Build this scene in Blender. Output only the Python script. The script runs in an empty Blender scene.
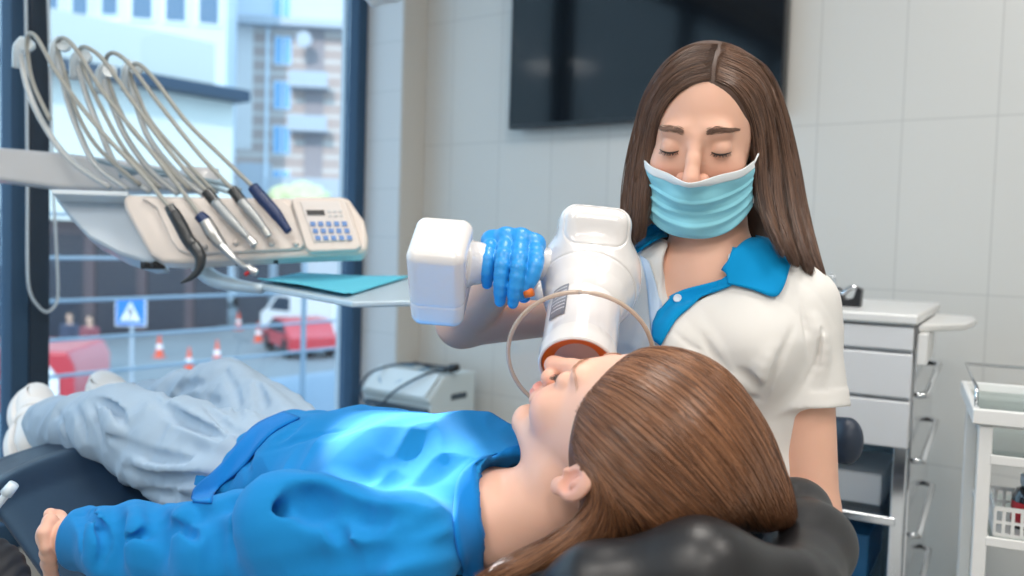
import bpy, bmesh, math, random
import numpy as np
from mathutils import Vector, Matrix, Euler

# ------------------------------------------------------------------ camera
S = bpy.context.scene
COL = S.collection
FPX = 900.0
CAM = np.array([0.0, 0.0, 1.10])
PITCH, ROLL = math.radians(3.0), 0.03
_w = np.array([0, math.cos(PITCH), -math.sin(PITCH)])
_u0 = np.array([0, math.sin(PITCH), math.cos(PITCH)])
_r0 = np.array([1.0, 0, 0])
CR = _r0 * math.cos(ROLL) + _u0 * math.sin(ROLL)
CU = _u0 * math.cos(ROLL) - _r0 * math.sin(ROLL)
CW = _w
cd = bpy.data.cameras.new('camera')
cam = bpy.data.objects.new('camera', cd); COL.objects.link(cam)
cd.sensor_width = 36.0; cd.lens = 36.0 * FPX / 1024.0
cd.clip_start = 0.05; cd.clip_end = 600
cd.dof.use_dof = True; cd.dof.focus_distance = 1.12; cd.dof.aperture_fstop = 3.6
cam.matrix_world = Matrix(((CR[0], CU[0], -CW[0], CAM[0]), (CR[1], CU[1], -CW[1], CAM[1]),
                           (CR[2], CU[2], -CW[2], CAM[2]), (0, 0, 0, 1)))
S.camera = cam

# ------------------------------------------------------------------ world, sun, exposure
W = bpy.data.worlds.new('world'); S.world = W; W.use_nodes = True
nt = W.node_tree; bg = nt.nodes['Background']
bg.inputs[0].default_value = (0.50, 0.77, 1.0, 1); bg.inputs[1].default_value = 2.45
S.view_settings.view_transform = 'Standard'; S.view_settings.look = 'None'
S.view_settings.gamma = 1.0; S.view_settings.use_curve_mapping = False
S.view_settings.exposure = 0.03
sun = bpy.data.lights.new('sun', 'SUN'); sun.energy = 2.2; sun.angle = 0.02; sun.color = (1.0, 0.96, 0.9)
sun_o = bpy.data.objects.new('sun', sun); COL.objects.link(sun_o)
SUN_DIR = np.array([0.10, 0.85, -0.52])
sun_o.rotation_euler = Vector(SUN_DIR).to_track_quat('-Z', 'Y').to_euler()
sun_o.location = (-6, 2, 8)

# room frame: a runs along the tiled back wall, b runs into it
AX = np.array([0.8, -0.6, 0.0]); BX = np.array([0.6, 0.8, 0.0]); ZX = np.array([0, 0, 1.0])
ROOM_ANG = math.atan2(-0.6, 0.8)
def RM(a, b, z=0.0): return a * AX + b * BX + z * ZX

def area(name, loc, sx, sy, power, color, rot=(0, 0, 0)):
    l = bpy.data.lights.new(name, 'AREA'); l.shape = 'RECTANGLE'; l.size = sx; l.size_y = sy
    l.energy = power; l.color = color
    o = bpy.data.objects.new(name, l); COL.objects.link(o); o.location = loc; o.rotation_euler = rot
    return o
# added spot outside stands in for reflected sun: the bright patch on the chest
gp = bpy.data.lights.new('chest_patch_spot', 'SPOT'); gp.energy = 7500; gp.spot_size = math.radians(1.7); gp.spot_blend = 0.35; gp.shadow_soft_size = 0.02; gp.color = (.92, .97, 1.0)
gpo = bpy.data.objects.new('chest_patch_spot', gp); COL.objects.link(gpo)
TGT = CAM + 1.05 * (CW + (396 - 512) / FPX * CR - (443 - 288) / FPX * CU); gfrom = TGT + 6.0 * (-.70 * AX + .34 * BX + .52 * ZX); gpo.location = tuple(gfrom)
gpo.rotation_euler = Vector(tuple(TGT - gfrom)).to_track_quat('-Z', 'Y').to_euler()
CEIL_Z = 2.9
PANELS = [(-0.6, 1.2), (-0.6, -0.6), (0.9, 1.2), (0.9, -0.6), (-0.6, -2.0), (0.9, -2.0)]
for (a_, b_) in PANELS:
    area('ceiling_light_glow', tuple(RM(a_, b_, CEIL_Z - 0.06)), 0.55, 0.55, 19, (1.0, 0.94, 0.87), (0, 0, ROOM_ANG))

# ------------------------------------------------------------------ pixel <-> world
def ray(px, py):
    return CW + (px - 512.0) / FPX * CR - (py - 288.0) / FPX * CU
def P(px, py, d): return CAM + d * ray(px, py)
def C2W(v): return v[0] * CR + v[1] * CU - v[2] * CW      # camera-space direction (x right, y up, z towards viewer)
def onplane(px, py, pt, n):
    r = ray(px, py); t = np.dot(np.asarray(pt) - CAM, n) / np.dot(r, n)
    return CAM + t * r
def nrm(v):
    v = np.asarray(v, float); return v / np.linalg.norm(v)

# ------------------------------------------------------------------ materials
def mat(name, col, rough=0.5, metal=0.0, bump=0.0, bscale=200.0, var=0.0, vscale=8.0, coat=0.0,
        sss=0.0, trans=0.0, alpha=1.0, emit=None, vcol=False, spec=0.5, sheen=0.0, bdist=0.002):
    m = bpy.data.materials.new(name); m.use_nodes = True
    n = m.node_tree; b = n.nodes['Principled BSDF']
    b.inputs['Roughness'].default_value = rough; b.inputs['Metallic'].default_value = metal
    b.inputs['Coat Weight'].default_value = coat; b.inputs['Coat Roughness'].default_value = 0.08
    b.inputs['Specular IOR Level'].default_value = spec
    if sheen: b.inputs['Sheen Weight'].default_value = sheen
    if sss:
        b.inputs['Subsurface Weight'].default_value = sss
        b.inputs['Subsurface Radius'].default_value = (1.0, 0.35, 0.2); b.inputs['Subsurface Scale'].default_value = 0.006
    b.inputs['Transmission Weight'].default_value = trans; b.inputs['Alpha'].default_value = alpha
    if emit: b.inputs['Emission Color'].default_value = (*emit[:3], 1); b.inputs['Emission Strength'].default_value = emit[3]
    tc = n.nodes.new('ShaderNodeTexCoord')
    src = None
    if vcol:
        a = n.nodes.new('ShaderNodeAttribute'); a.attribute_name = 'Col'; src = a.outputs['Color']
    if var:
        nz = n.nodes.new('ShaderNodeTexNoise'); nz.inputs['Scale'].default_value = vscale; nz.inputs['Detail'].default_value = 4
        n.links.new(tc.outputs['Object'], nz.inputs['Vector'])
        mr = n.nodes.new('ShaderNodeMapRange'); mr.inputs['To Min'].default_value = 1 - var; mr.inputs['To Max'].default_value = 1 + var
        n.links.new(nz.outputs['Fac'], mr.inputs['Value'])
        mx = n.nodes.new('ShaderNodeVectorMath'); mx.operation = 'SCALE'
        if src is not None: n.links.new(src, mx.inputs[0])
        else: mx.inputs[0].default_value = col[:3]
        n.links.new(mr.outputs['Result'], mx.inputs['Scale']); src = mx.outputs['Vector']
    if src is not None: n.links.new(src, b.inputs['Base Color'])
    else: b.inputs['Base Color'].default_value = (*col[:3], 1)
    if bump:
        nz = n.nodes.new('ShaderNodeTexNoise'); nz.inputs['Scale'].default_value = bscale; nz.inputs['Detail'].default_value = 3
        n.links.new(tc.outputs['Object'], nz.inputs['Vector'])
        bp = n.nodes.new('ShaderNodeBump'); bp.inputs['Strength'].default_value = bump; bp.inputs['Distance'].default_value = bdist
        n.links.new(nz.outputs['Fac'], bp.inputs['Height']); n.links.new(bp.outputs['Normal'], b.inputs['Normal'])
    return m

def glass_mat(name, tint=(1, 1, 1), refl=0.08, rough=0.02):
    m = bpy.data.materials.new(name); m.use_nodes = True; n = m.node_tree; n.nodes.clear()
    out = n.nodes.new('ShaderNodeOutputMaterial'); mx = n.nodes.new('ShaderNodeMixShader')
    t = n.nodes.new('ShaderNodeBsdfTransparent'); g = n.nodes.new('ShaderNodeBsdfGlossy')
    t.inputs[0].default_value = (*tint, 1); g.inputs['Roughness'].default_value = rough
    lw = n.nodes.new('ShaderNodeLayerWeight'); lw.inputs['Blend'].default_value = 0.25
    mr = n.nodes.new('ShaderNodeMapRange'); mr.inputs['To Min'].default_value = refl * 0.5; mr.inputs['To Max'].default_value = min(1, refl * 6)
    n.links.new(lw.outputs['Fresnel'], mr.inputs['Value']); n.links.new(mr.outputs['Result'], mx.inputs[0])
    n.links.new(t.outputs[0], mx.inputs[1]); n.links.new(g.outputs[0], mx.inputs[2]); n.links.new(mx.outputs[0], out.inputs[0])
    return m

# ------------------------------------------------------------------ objects
def tag(o, label=None, cat=None, group=None, kind=None):
    if label: o['label'] = label
    if cat: o['category'] = cat
    if group: o['group'] = group
    if kind: o['kind'] = kind
    return o
def empty(name, loc, label, cat, group=None, rz=0):
    o = bpy.data.objects.new(name, None); COL.objects.link(o); o.location = tuple(loc); o.rotation_euler = (0, 0, rz)
    o.empty_display_size = 0.05
    return tag(o, label, cat, group)
def link(name, me, m=None, parent=None, smooth=True, label=None):
    o = bpy.data.objects.new(name, me); COL.objects.link(o)
    if m is not None: me.materials.append(m)
    if smooth and len(me.polygons): me.polygons.foreach_set('use_smooth', [True] * len(me.polygons))
    if parent is not None:
        o.parent = parent; o.matrix_parent_inverse = world_of(parent).inverted()
    if label: o['label'] = label
    return o
def world_of(o):
    m = Matrix.LocRotScale(o.location, o.rotation_euler, o.scale)
    if o.parent is not None: m = world_of(o.parent) @ o.matrix_parent_inverse @ m
    return m
def rebase(o, pt):
    """move a one-mesh object's origin to its base point without moving its shape"""
    off = Vector(tuple(pt)); o.data.transform(Matrix.Translation(-off)); o.location = off
    return o
def from_np(name, V, F):
    me = bpy.data.meshes.new(name)
    V = np.asarray(V, np.float32); F = np.asarray(F, np.int32)
    me.vertices.add(len(V)); me.vertices.foreach_set('co', V.ravel())
    k = F.shape[1]
    me.loops.add(F.size); me.loops.foreach_set('vertex_index', F.ravel())
    me.polygons.add(len(F)); me.polygons.foreach_set('loop_start', np.arange(0, F.size, k, dtype=np.int32))
    me.update(calc_edges=True); me.validate()
    return me
def bm_mesh(bm, name='mesh'):
    me = bpy.data.meshes.new(name); bmesh.ops.recalc_face_normals(bm, faces=bm.faces[:]); bm.to_mesh(me); bm.free(); return me
def bevel(o, w, seg=3, ang=35):
    md = o.modifiers.new('bevel', 'BEVEL'); md.width = w; md.segments = seg; md.limit_method = 'ANGLE'; md.angle_limit = math.radians(ang)
    md.harden_normals = True
    return o

def box_bm(bm, c, s, R=None):
    """box centred at c (world), size s, R 3x3 columns = local axes"""
    R = np.eye(3) if R is None else R
    vs = []
    for k in range(8):
        l = np.array([(k & 1) - .5, ((k >> 1) & 1) - .5, ((k >> 2) & 1) - .5]) * s
        vs.append(bm.verts.new(tuple(np.asarray(c) + R @ l)))
    for f in ((0, 2, 3, 1), (4, 5, 7, 6), (0, 1, 5, 4), (2, 6, 7, 3), (0, 4, 6, 2), (1, 3, 7, 5)):
        bm.faces.new([vs[i] for i in f])
def boxes(name, items, m, parent=None, bv=0.0, R=None, label=None, seg=2):
    bm = bmesh.new()
    for it in items: box_bm(bm, it[0], it[1], it[2] if len(it) > 2 else R)
    o = link(name, bm_mesh(bm, name), m, parent, smooth=bool(bv), label=label)
    if bv: bevel(o, bv, seg)
    return o
RR = np.column_stack([AX, BX, ZX])
def rbox(name, a, b, z, sa, sb, sz, m, parent=None, bv=0.0, label=None):
    """box in room coordinates, given by its centre"""
    return boxes(name, [(RM(a, b, z), (sa, sb, sz))], m, parent, bv, RR, label)

def catmull(pts, n):
    pts = np.asarray(pts, float); k = len(pts)
    if k == 2:
        t = np.linspace(0, 1, n)[:, None]; return pts[0] * (1 - t) + pts[1] * t
    q = np.vstack([2 * pts[0] - pts[1], pts, 2 * pts[-1] - pts[-2]])
    out = []
    for u in np.linspace(0, k - 1 - 1e-9, n):
        i = int(u); t = u - i; a, b, c, d = q[i:i + 4]
        out.append(0.5 * ((2 * b) + (c - a) * t + (2 * a - 5 * b + 4 * c - d) * t * t + (3 * b - a - 3 * c + d) * t ** 3))
    return np.array(out)
def tube_np(path, rad, sides=12, caps=True, V=None, F=None):
    path = np.asarray(path, float); n = len(path)
    rad = np.broadcast_to(np.asarray(rad, float), (n,))
    T = np.gradient(path, axis=0); T /= (np.linalg.norm(T, axis=1, keepdims=True) + 1e-12)
    ref = np.array([0, 0, 1.0]) if abs(T[0][2]) < 0.9 else np.array([1.0, 0, 0])
    N = np.zeros_like(T); v = np.cross(T[0], ref); v /= np.linalg.norm(v)
    for i in range(n):
        v = v - T[i] * np.dot(v, T[i]); v /= np.linalg.norm(v); N[i] = v
    Bn = np.cross(T, N); an = np.linspace(0, 2 * np.pi, sides, endpoint=False)
    ring = (N[:, None, :] * np.cos(an)[None, :, None] + Bn[:, None, :] * np.sin(an)[None, :, None]) * rad[:, None, None] + path[:, None, :]
    return ring
def tube(name, path, rad, m, parent=None, sides=12, label=None, n=None):
    if n: path = catmull(path, n)
    if n and hasattr(rad, '__len__'): rad = np.interp(np.linspace(0, 1, n), np.linspace(0, 1, len(rad)), rad)
    ring = tube_np(path, rad, sides); bm = bmesh.new()
    rows = [[bm.verts.new(tuple(p)) for p in r] for r in ring]
    for i in range(len(rows) - 1):
        for j in range(sides):
            k = (j + 1) % sides
            bm.faces.new((rows[i][j], rows[i][k], rows[i + 1][k], rows[i + 1][j]))
    bm.faces.new(rows[0][::-1]); bm.faces.new(rows[-1])
    return link(name, bm_mesh(bm, name), m, parent, label=label)
def lathe(name, a, axis, prof, m, parent=None, sides=32, label=None, bv=0.0):
    """profile [(t along axis, radius)] revolved about the axis through a"""
    axis = nrm(axis); path = [np.asarray(a) + axis * t for t, r in prof]
    ref = np.array([0, 0, 1.0]) if abs(axis[2]) < .9 else np.array([1.0, 0, 0])
    n1 = nrm(np.cross(axis, ref)); n2 = np.cross(axis, n1); bm = bmesh.new(); rows = []
    for (t, r), c in zip(prof, path):
        if r < 1e-6: rows.append([bm.verts.new(tuple(c))]); continue
        rows.append([bm.verts.new(tuple(c + r * (n1 * math.cos(q) + n2 * math.sin(q)))) for q in np.linspace(0, 2 * np.pi, sides, endpoint=False)])
    for A, B in zip(rows[:-1], rows[1:]):
        for j in range(sides):
            k = (j + 1) % sides
            if len(A) == 1 and len(B) == 1: continue
            if len(A) == 1: bm.faces.new((A[0], B[j], B[k]))
            elif len(B) == 1: bm.faces.new((A[j], A[k], B[0]))
            else: bm.faces.new((A[j], A[k], B[k], B[j]))
    if prof[0] != prof[-1]:
        if len(rows[0]) > 1: bm.faces.new(rows[0][::-1])
        if len(rows[-1]) > 1: bm.faces.new(rows[-1])
    else: bmesh.ops.remove_doubles(bm, verts=bm.verts, dist=1e-7)
    o = link(name, bm_mesh(bm, name), m, parent, label=label)
    md = o.modifiers.new('split', 'EDGE_SPLIT'); md.split_angle = math.radians(40)
    return o
def prism(name, pts, vec, m, parent=None, bv=0.0, label=None, seg=3):
    """solid between the polygon pts and pts + vec"""
    bm = bmesh.new(); A = [bm.verts.new(tuple(p)) for p in pts]; B = [bm.verts.new(tuple(np.asarray(p) + vec)) for p in pts]
    bm.faces.new(A); bm.faces.new(B[::-1]); n = len(A)
    for i in range(n): bm.faces.new((A[i], B[i], B[(i + 1) % n], A[(i + 1) % n]))
    o = link(name, bm_mesh(bm, name), m, parent, smooth=bool(bv), label=label)
    if bv: bevel(o, bv, seg)
    return o
def pxprism(name, poly, pt, n, th, m, parent=None, bv=0.0, label=None, seg=3):
    n = nrm(n); return prism(name, [onplane(x, y, pt, n) for x, y in poly], -n * th, m, parent, bv, label, seg)

# ------------------------------------------------------------------ signed distance modelling
def smin(a, b, k):
    h = np.clip(0.5 + 0.5 * (b - a) / k, 0, 1); return b * (1 - h) + a * h - k * h * (1 - h)
def smax(a, b, k): return -smin(-a, -b, k)
def sph(p, c, r): return np.linalg.norm(p - np.asarray(c, np.float32), axis=1) - r
def ell(p, c, r, R=None):
    q = p - np.asarray(c, np.float32)
    if R is not None: q = q @ np.asarray(R, np.float32)
    r = np.asarray(r, np.float32); k0 = np.linalg.norm(q / r, axis=1); k1 = np.linalg.norm(q / (r * r), axis=1)
    return k0 * (k0 - 1) / (k1 + 1e-9)
def cap(p, a, b, ra, rb=None):
    rb = ra if rb is None else rb
    a = np.asarray(a, np.float32); ab = np.asarray(b, np.float32) - a
    q = p - a; t = np.clip(q @ ab / (ab @ ab + 1e-12), 0, 1)
    return np.linalg.norm(q - t[:, None] * ab, axis=1) - (ra + (rb - ra) * t)
def chain(p, pts, rs, k=0.004):
    d = None
    for i in range(len(pts) - 1):
        e = cap(p, pts[i], pts[i + 1], rs[i], rs[i + 1]); d = e if d is None else smin(d, e, k)
    return d
def etube(p, pts, ra, rb, lat, k=0.02):
    """polyline of elliptic sections: half width ra along lat, half height rb across it"""
    d = None; lat = np.asarray(lat, np.float32)
    for i in range(len(pts) - 1):
        a = np.asarray(pts[i], np.float32); ab = np.asarray(pts[i + 1], np.float32) - a
        q = p - a; t = np.clip(q @ ab / (ab @ ab), 0, 1); q = q - t[:, None] * ab
        x = ra[i] + (ra[i + 1] - ra[i]) * t; y = rb[i] + (rb[i + 1] - rb[i]) * t
        l = q @ lat; rest = np.sqrt(np.maximum((q * q).sum(1) - l * l, 0))
        kk = np.sqrt((l / x) ** 2 + (rest / y) ** 2); k1 = np.sqrt((l / x ** 2) ** 2 + (rest / y ** 2) ** 2)
        e = kk * (kk - 1) / (k1 + 1e-9)
        d = e if d is None else smin(d, e, k)
    return d
def rbx(p, c, s, r, R=None):
    q = p - np.asarray(c, np.float32)
    if R is not None: q = q @ np.asarray(R, np.float32)
    q = np.abs(q) - (np.asarray(s, np.float32) - r)
    return np.linalg.norm(np.maximum(q, 0), axis=1) + np.minimum(q.max(1), 0) - r
def half(p, c, n): return (p - np.asarray(c, np.float32)) @ np.asarray(nrm(n), np.float32)   # <0 behind the plane
def _hash(ix, iy, iz, seed):
    h = (ix * 374761393 + iy * 668265263 + iz * 1274126177 + seed * 974634777) & 0x7fffffff
    h = ((h ^ (h >> 13)) * 1274126177) & 0x7fffffff
    return ((h ^ (h >> 16)) & 0xffff) / 32767.5 - 1.0
def noise(p, scale, seed=0):
    q = p.astype(np.float64) * scale; i = np.floor(q).astype(np.int64); f = q - i; f = f * f * (3 - 2 * f)
    r = 0
    for dx in (0, 1):
        for dy in (0, 1):
            for dz in (0, 1):
                w = (f[:, 0] if dx else 1 - f[:, 0]) * (f[:, 1] if dy else 1 - f[:, 1]) * (f[:, 2] if dz else 1 - f[:, 2])
                r = r + w * _hash(i[:, 0] + dx, i[:, 1] + dy, i[:, 2] + dz, seed)
    return r
def fbm(p, scale, oct=3, seed=0):
    r = 0; a = 1
    for o in range(oct): r = r + a * noise(p, scale, seed + o); scale *= 2.03; a *= 0.5
    return r
def ridge(p, scale, seed=0): return 1 - np.abs(noise(p, scale, seed)) * 2

def sdf_mesh(name, fn, lo, hi, h, B=8):
    lo = np.asarray(lo, float); hi = np.asarray(hi, float); bs = B * h
    nb = np.ceil((hi - lo) / bs).astype(int)
    bi = np.stack(np.meshgrid(*[np.arange(k) for k in nb], indexing='ij'), -1).reshape(-1, 3)
    keep = []
    for s in range(0, len(bi), 200000):
        c = (lo + (bi[s:s + 200000] + 0.5) * bs).astype(np.float32)
        keep.append(np.abs(fn(c)) < bs * 1.15)
    bi = bi[np.concatenate(keep)]
    off = np.stack(np.meshgrid(*[np.arange(B + 1)] * 3, indexing='ij'), -1).reshape(-1, 3)
    N = (nb * B + 2).astype(np.int64)
    gid = lambda ijk: ((ijk[..., 0] + 1) * (N[1] + 2) + ijk[..., 1] + 1) * (N[2] + 2) + ijk[..., 2] + 1
    VG, VP, EQ = [], [], []
    for s in range(0, len(bi), 400):
        b = bi[s:s + 400]; nodes = b[:, None, :] * B + off[None]
        d = fn((lo + nodes.reshape(-1, 3) * h).astype(np.float32)).reshape(len(b), B + 1, B + 1, B + 1)
        sg = d < 0
        c8 = np.zeros((len(b), B, B, B), np.int32)
        for x in (0, 1):
            for y in (0, 1):
                for z in (0, 1): c8 += sg[:, x:B + x, y:B + y, z:B + z]
        act = (c8 > 0) & (c8 < 8); k, i, j, l = np.nonzero(act)
        if len(k) == 0: continue
        pos = np.zeros((len(k), 3)); cnt = np.zeros(len(k))
        cor = {(x, y, z): d[k, i + x, j + y, l + z] for x in (0, 1) for y in (0, 1) for z in (0, 1)}
        for ax in range(3):
            for u in (0, 1):
                for v in (0, 1):
                    o0 = [0, 0, 0]; o1 = [0, 0, 0]; oth = [q for q in range(3) if q != ax]
                    o0[oth[0]] = o1[oth[0]] = u; o0[oth[1]] = o1[oth[1]] = v; o1[ax] = 1
                    A, Bv = cor[tuple(o0)], cor[tuple(o1)]; m = (A < 0) != (Bv < 0)
                    t = np.where(m, A / np.where(m, A - Bv, 1), 0)
                    pt = np.array(o0, float)[None] * np.ones((len(k), 1)); pt[:, ax] = t
                    pos += pt * m[:, None]; cnt += m
        ijk = b[k] * B + np.stack([i, j, l], -1)
        VG.append(gid(ijk)); VP.append(lo + (ijk + pos / cnt[:, None]) * h)
        for ax in range(3):                                   # sign changing edges from each cell's low corner
            o = [0, 0, 0]; o[ax] = 1
            A = cor[(0, 0, 0)]; Bv = cor[tuple(o)]; m = (A < 0) != (Bv < 0); e = ijk[m]
            if len(e) == 0: continue
            p1 = [0, 0, 0]; p2 = [0, 0, 0]; p1[(ax + 1) % 3] = 1; p2[(ax + 2) % 3] = 1
            q = np.stack([gid(e), gid(e - p1), gid(e - p1 - np.array(p2)), gid(e - p2)], 1)
            fl = (A[m] < 0); q[~fl] = q[~fl][:, ::-1]
            EQ.append(q)
    VG = np.concatenate(VG); VP = np.concatenate(VP); EQ = np.concatenate(EQ)
    o = np.argsort(VG); VG = VG[o]; VP = VP[o]
    idx = np.searchsorted(VG, EQ); idx[idx >= len(VG)] = 0
    ok = (VG[idx] == EQ).all(1); F = idx[ok][:, ::-1] if False else idx[ok]
    me = from_np(name, VP, F)
    return me, VP
def sdf_obj(name, fn, lo, hi, h, m, parent=None, label=None, color=None):
    me, V = sdf_mesh(name, fn, lo, hi, h)
    o = link(name, me, m, parent, label=label)
    if color is not None:
        c = color(V.astype(np.float32)); a = me.color_attributes.new('Col', 'FLOAT_COLOR', 'POINT')
        a.data.foreach_set('color', np.concatenate([c, np.ones((len(c), 1))], 1).astype(np.float32).ravel())
    return o
def hit(px, py, fn, d0=0.5, d1=2.6):
    """march rays through pixels onto a distance field; returns points and outward normals"""
    px = np.atleast_1d(np.asarray(px, float)); py = np.atleast_1d(np.asarray(py, float))
    D = CW[None] + ((px - 512) / FPX)[:, None] * CR[None] - ((py - 288) / FPX)[:, None] * CU[None]
    L = np.linalg.norm(D, axis=1, keepdims=True); Dn = D / L; t = np.full(len(px), d0); best = np.full(len(px), 9.0); bt = t.copy()
    for _ in range(90):
        d = fn((CAM + Dn * t[:, None]).astype(np.float32)); m = np.abs(d) < best; best[m] = np.abs(d)[m]; bt[m] = t[m]
        t = np.minimum(t + d * 0.8, d1)
    q = CAM + Dn * bt[:, None]; e = 0.002; n = np.zeros_like(q)
    for a in range(3):
        o = np.zeros(3); o[a] = e; n[:, a] = fn((q + o).astype(np.float32)) - fn((q - o).astype(np.float32))
    n /= np.linalg.norm(n, axis=1, keepdims=True) + 1e-9
    return q, n
def folded(fn, creases=(), mounds=(), off=.28):
    """press soft creases and raise soft mounds along pixel polylines laid on the surface fn"""
    items = []
    for kind, lst in ((1, mounds), (0, creases)):
        for poly, r in lst:
            pl_ = catmull(poly, 7); q, n = hit(pl_[:, 0], pl_[:, 1], fn)
            q = q + n * (r * ((off if r < .016 else off * .8) if kind == 0 else -.30)); rr = r * np.sin(np.linspace(.45, 2.75, 7)) ** .7
            q = q + n * ((r - rr) * (1 if kind == 0 else -1))[:, None]
            items.append((kind, list(q), rr, q.mean(0), np.linalg.norm(q - q.mean(0), axis=1).max() + r + .03, r))
    def f(p):
        d = fn(p)
        for kind, q, rr, c, R_, r in items:
            m = np.linalg.norm(p - c.astype(np.float32), axis=1) < R_
            if not m.any(): continue
            e = chain(p[m], q, rr, r * .4)
            d[m] = smax(d[m], -e, r * .8) if kind == 0 else smin(d[m], e, r * 1.6)
        return d
    return f
def resample(poly, n):
    poly = np.asarray(poly, float); return catmull(poly, n)
def patch(name, eA, eB, fn, lift, th, m, parent=None, nu=30, nv=8, label=None, soft=0.0):
    """thin cloth strip between two pixel curves, laid on the surface fn"""
    A = resample(eA, nu); Bc = resample(eB, nu); v = np.linspace(0, 1, nv)
    g = A[:, None] * (1 - v)[None, :, None] + Bc[:, None] * v[None, :, None]
    q, nn = hit(g[..., 0].ravel(), g[..., 1].ravel(), fn)
    q = q.reshape(nu, nv, 3); nn = nn.reshape(nu, nv, 3)
    for _ in range(3):
        q2 = q.copy(); q2[1:-1] = (q[:-2] + q[2:] + 2 * q[1:-1]) / 4; q = q2
    L = np.asarray(lift(np.linspace(0, 1, nu)[:, None], v[None]) if callable(lift) else lift)
    top = q + nn * (L + th)[..., None] if np.ndim(L) else q + nn * (L + th)
    bot = top - nn * th
    bm = bmesh.new()
    T = [[bm.verts.new(tuple(top[i, j])) for j in range(nv)] for i in range(nu)]
    Bt = [[bm.verts.new(tuple(bot[i, j])) for j in range(nv)] for i in range(nu)]
    for i in range(nu - 1):
        for j in range(nv - 1):
            bm.faces.new((T[i][j], T[i + 1][j], T[i + 1][j + 1], T[i][j + 1])); bm.faces.new((Bt[i][j], Bt[i][j + 1], Bt[i + 1][j + 1], Bt[i + 1][j]))
    for i in range(nu - 1):
        for j in (0, nv - 1): bm.faces.new((T[i][j], T[i + 1][j], Bt[i + 1][j], Bt[i][j]))
    for j in range(nv - 1):
        for i in (0, nu - 1): bm.faces.new((T[i][j], T[i][j + 1], Bt[i][j + 1], Bt[i][j]))
    return link(name, bm_mesh(bm, name), m, parent, label=label)

def strands(name, guides, fn, count, m, parent=None, seed=1, rad=0.0005, n=22, jit=3.0, lift=(0.0, 0.002), wave=0.0015, label=None, free=None):
    """hair: pixel guide curves laid on the hair volume; guides are ordered side by side"""
    rng = np.random.RandomState(seed)
    G = np.array([catmull(g, n) for g in guides]); k = len(G)
    s = rng.rand(count) * (k - 1); i = np.minimum(s.astype(int), k - 2); f = (s - i)[:, None, None]
    c = G[i] * (1 - f) + G[i + 1] * f
    t = np.linspace(0, 1, n)[None, :]
    c = c + rng.randn(count, 1, c.shape[2]) * jit * (0.4 + 0.6 * t[..., None])
    if c.shape[2] == 2:
        q, nn = hit(c[..., 0].ravel(), c[..., 1].ravel(), fn); q = q.reshape(count, n, 3); nn = nn.reshape(count, n, 3)
    else: q = c; nn = np.zeros_like(c)
    if c.shape[2] == 2:                                     # drop strands that leave the hair volume
        dd = np.abs(fn(q.reshape(-1, 3).astype(np.float32))).reshape(count, n); ok = dd.max(1) < 0.02
        q = q[ok]; nn = nn[ok]; c = c[ok]; count = int(ok.sum())
        for _ in range(2):
            f0 = fn(q.reshape(-1, 3).astype(np.float32)).reshape(count, n, 1); q = q - nn * f0
            e = 0.002; g_ = np.stack([fn((q + np.eye(3)[a] * e).reshape(-1, 3).astype(np.float32)) - f0.ravel() * 0 - fn((q - np.eye(3)[a] * e).reshape(-1, 3).astype(np.float32)) for a in range(3)], -1).reshape(count, n, 3)
            nn = g_ / (np.linalg.norm(g_, axis=2, keepdims=True) + 1e-9)
    for _ in range(3):
        q2 = q.copy(); q2[:, 1:-1] = (q[:, :-2] + q[:, 2:] + 2 * q[:, 1:-1]) / 4; q = q2
    lf = lift[0] + (lift[1] - lift[0]) * rng.rand(count, 1)
    lf = lf + wave * np.sin(t * rng.uniform(3, 9, (count, 1)) + rng.rand(count, 1) * 6)
    q = q + nn * lf[..., None]
    # cut each strand to its own span
    T = np.gradient(q, axis=1); T /= np.linalg.norm(T, axis=2, keepdims=True) + 1e-9
    ref = nn if c.shape[2] == 2 else np.broadcast_to(-CW, q.shape)
    N1 = np.cross(T, ref); N1 /= np.linalg.norm(N1, axis=2, keepdims=True) + 1e-9; N2 = np.cross(T, N1)
    r = rad * rng.uniform(0.6, 1.3, (count, 1)) * np.minimum(1, np.minimum(t * 12 + .3, (1 - t) * 6 + .15)); r = r[..., None]
    R3 = [q + r * (N1 * math.cos(a) + N2 * math.sin(a)) for a in (0, 2.094, 4.189)]
    V = np.stack(R3, 2).reshape(-1, 3)
    base = (np.arange(count)[:, None] * n + np.arange(n - 1)[None]) * 3; fs = []
    for a in range(3):
        b = (a + 1) % 3; fs.append(np.stack([base + a, base + b, base + 3 + b, base + 3 + a], -1).reshape(-1, 4))
    me = from_np(name, V, np.concatenate(fs)); o = link(name, me, m, parent, label=label)
    tone = np.repeat(rng.rand(count), n * 3); a = me.color_attributes.new('Col', 'FLOAT_COLOR', 'POINT')
    a.data.foreach_set('color', np.stack([tone, tone, tone, np.ones_like(tone)], 1).astype(np.float32).ravel())
    return o
def hair_mat(name, dark, light, rough=0.35):
    m = bpy.data.materials.new(name); m.use_nodes = True; n = m.node_tree; b = n.nodes['Principled BSDF']
    a = n.nodes.new('ShaderNodeAttribute'); a.attribute_name = 'Col'
    mx = n.nodes.new('ShaderNodeMix'); mx.data_type = 'RGBA'; mx.inputs[6].default_value = (*dark, 1); mx.inputs[7].default_value = (*light, 1)
    n.links.new(a.outputs['Fac'], mx.inputs[0]); n.links.new(mx.outputs[2], b.inputs['Base Color'])
    b.inputs['Roughness'].default_value = rough; b.inputs['Specular IOR Level'].default_value = 0.6
    return m
Q = 1.0
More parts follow.
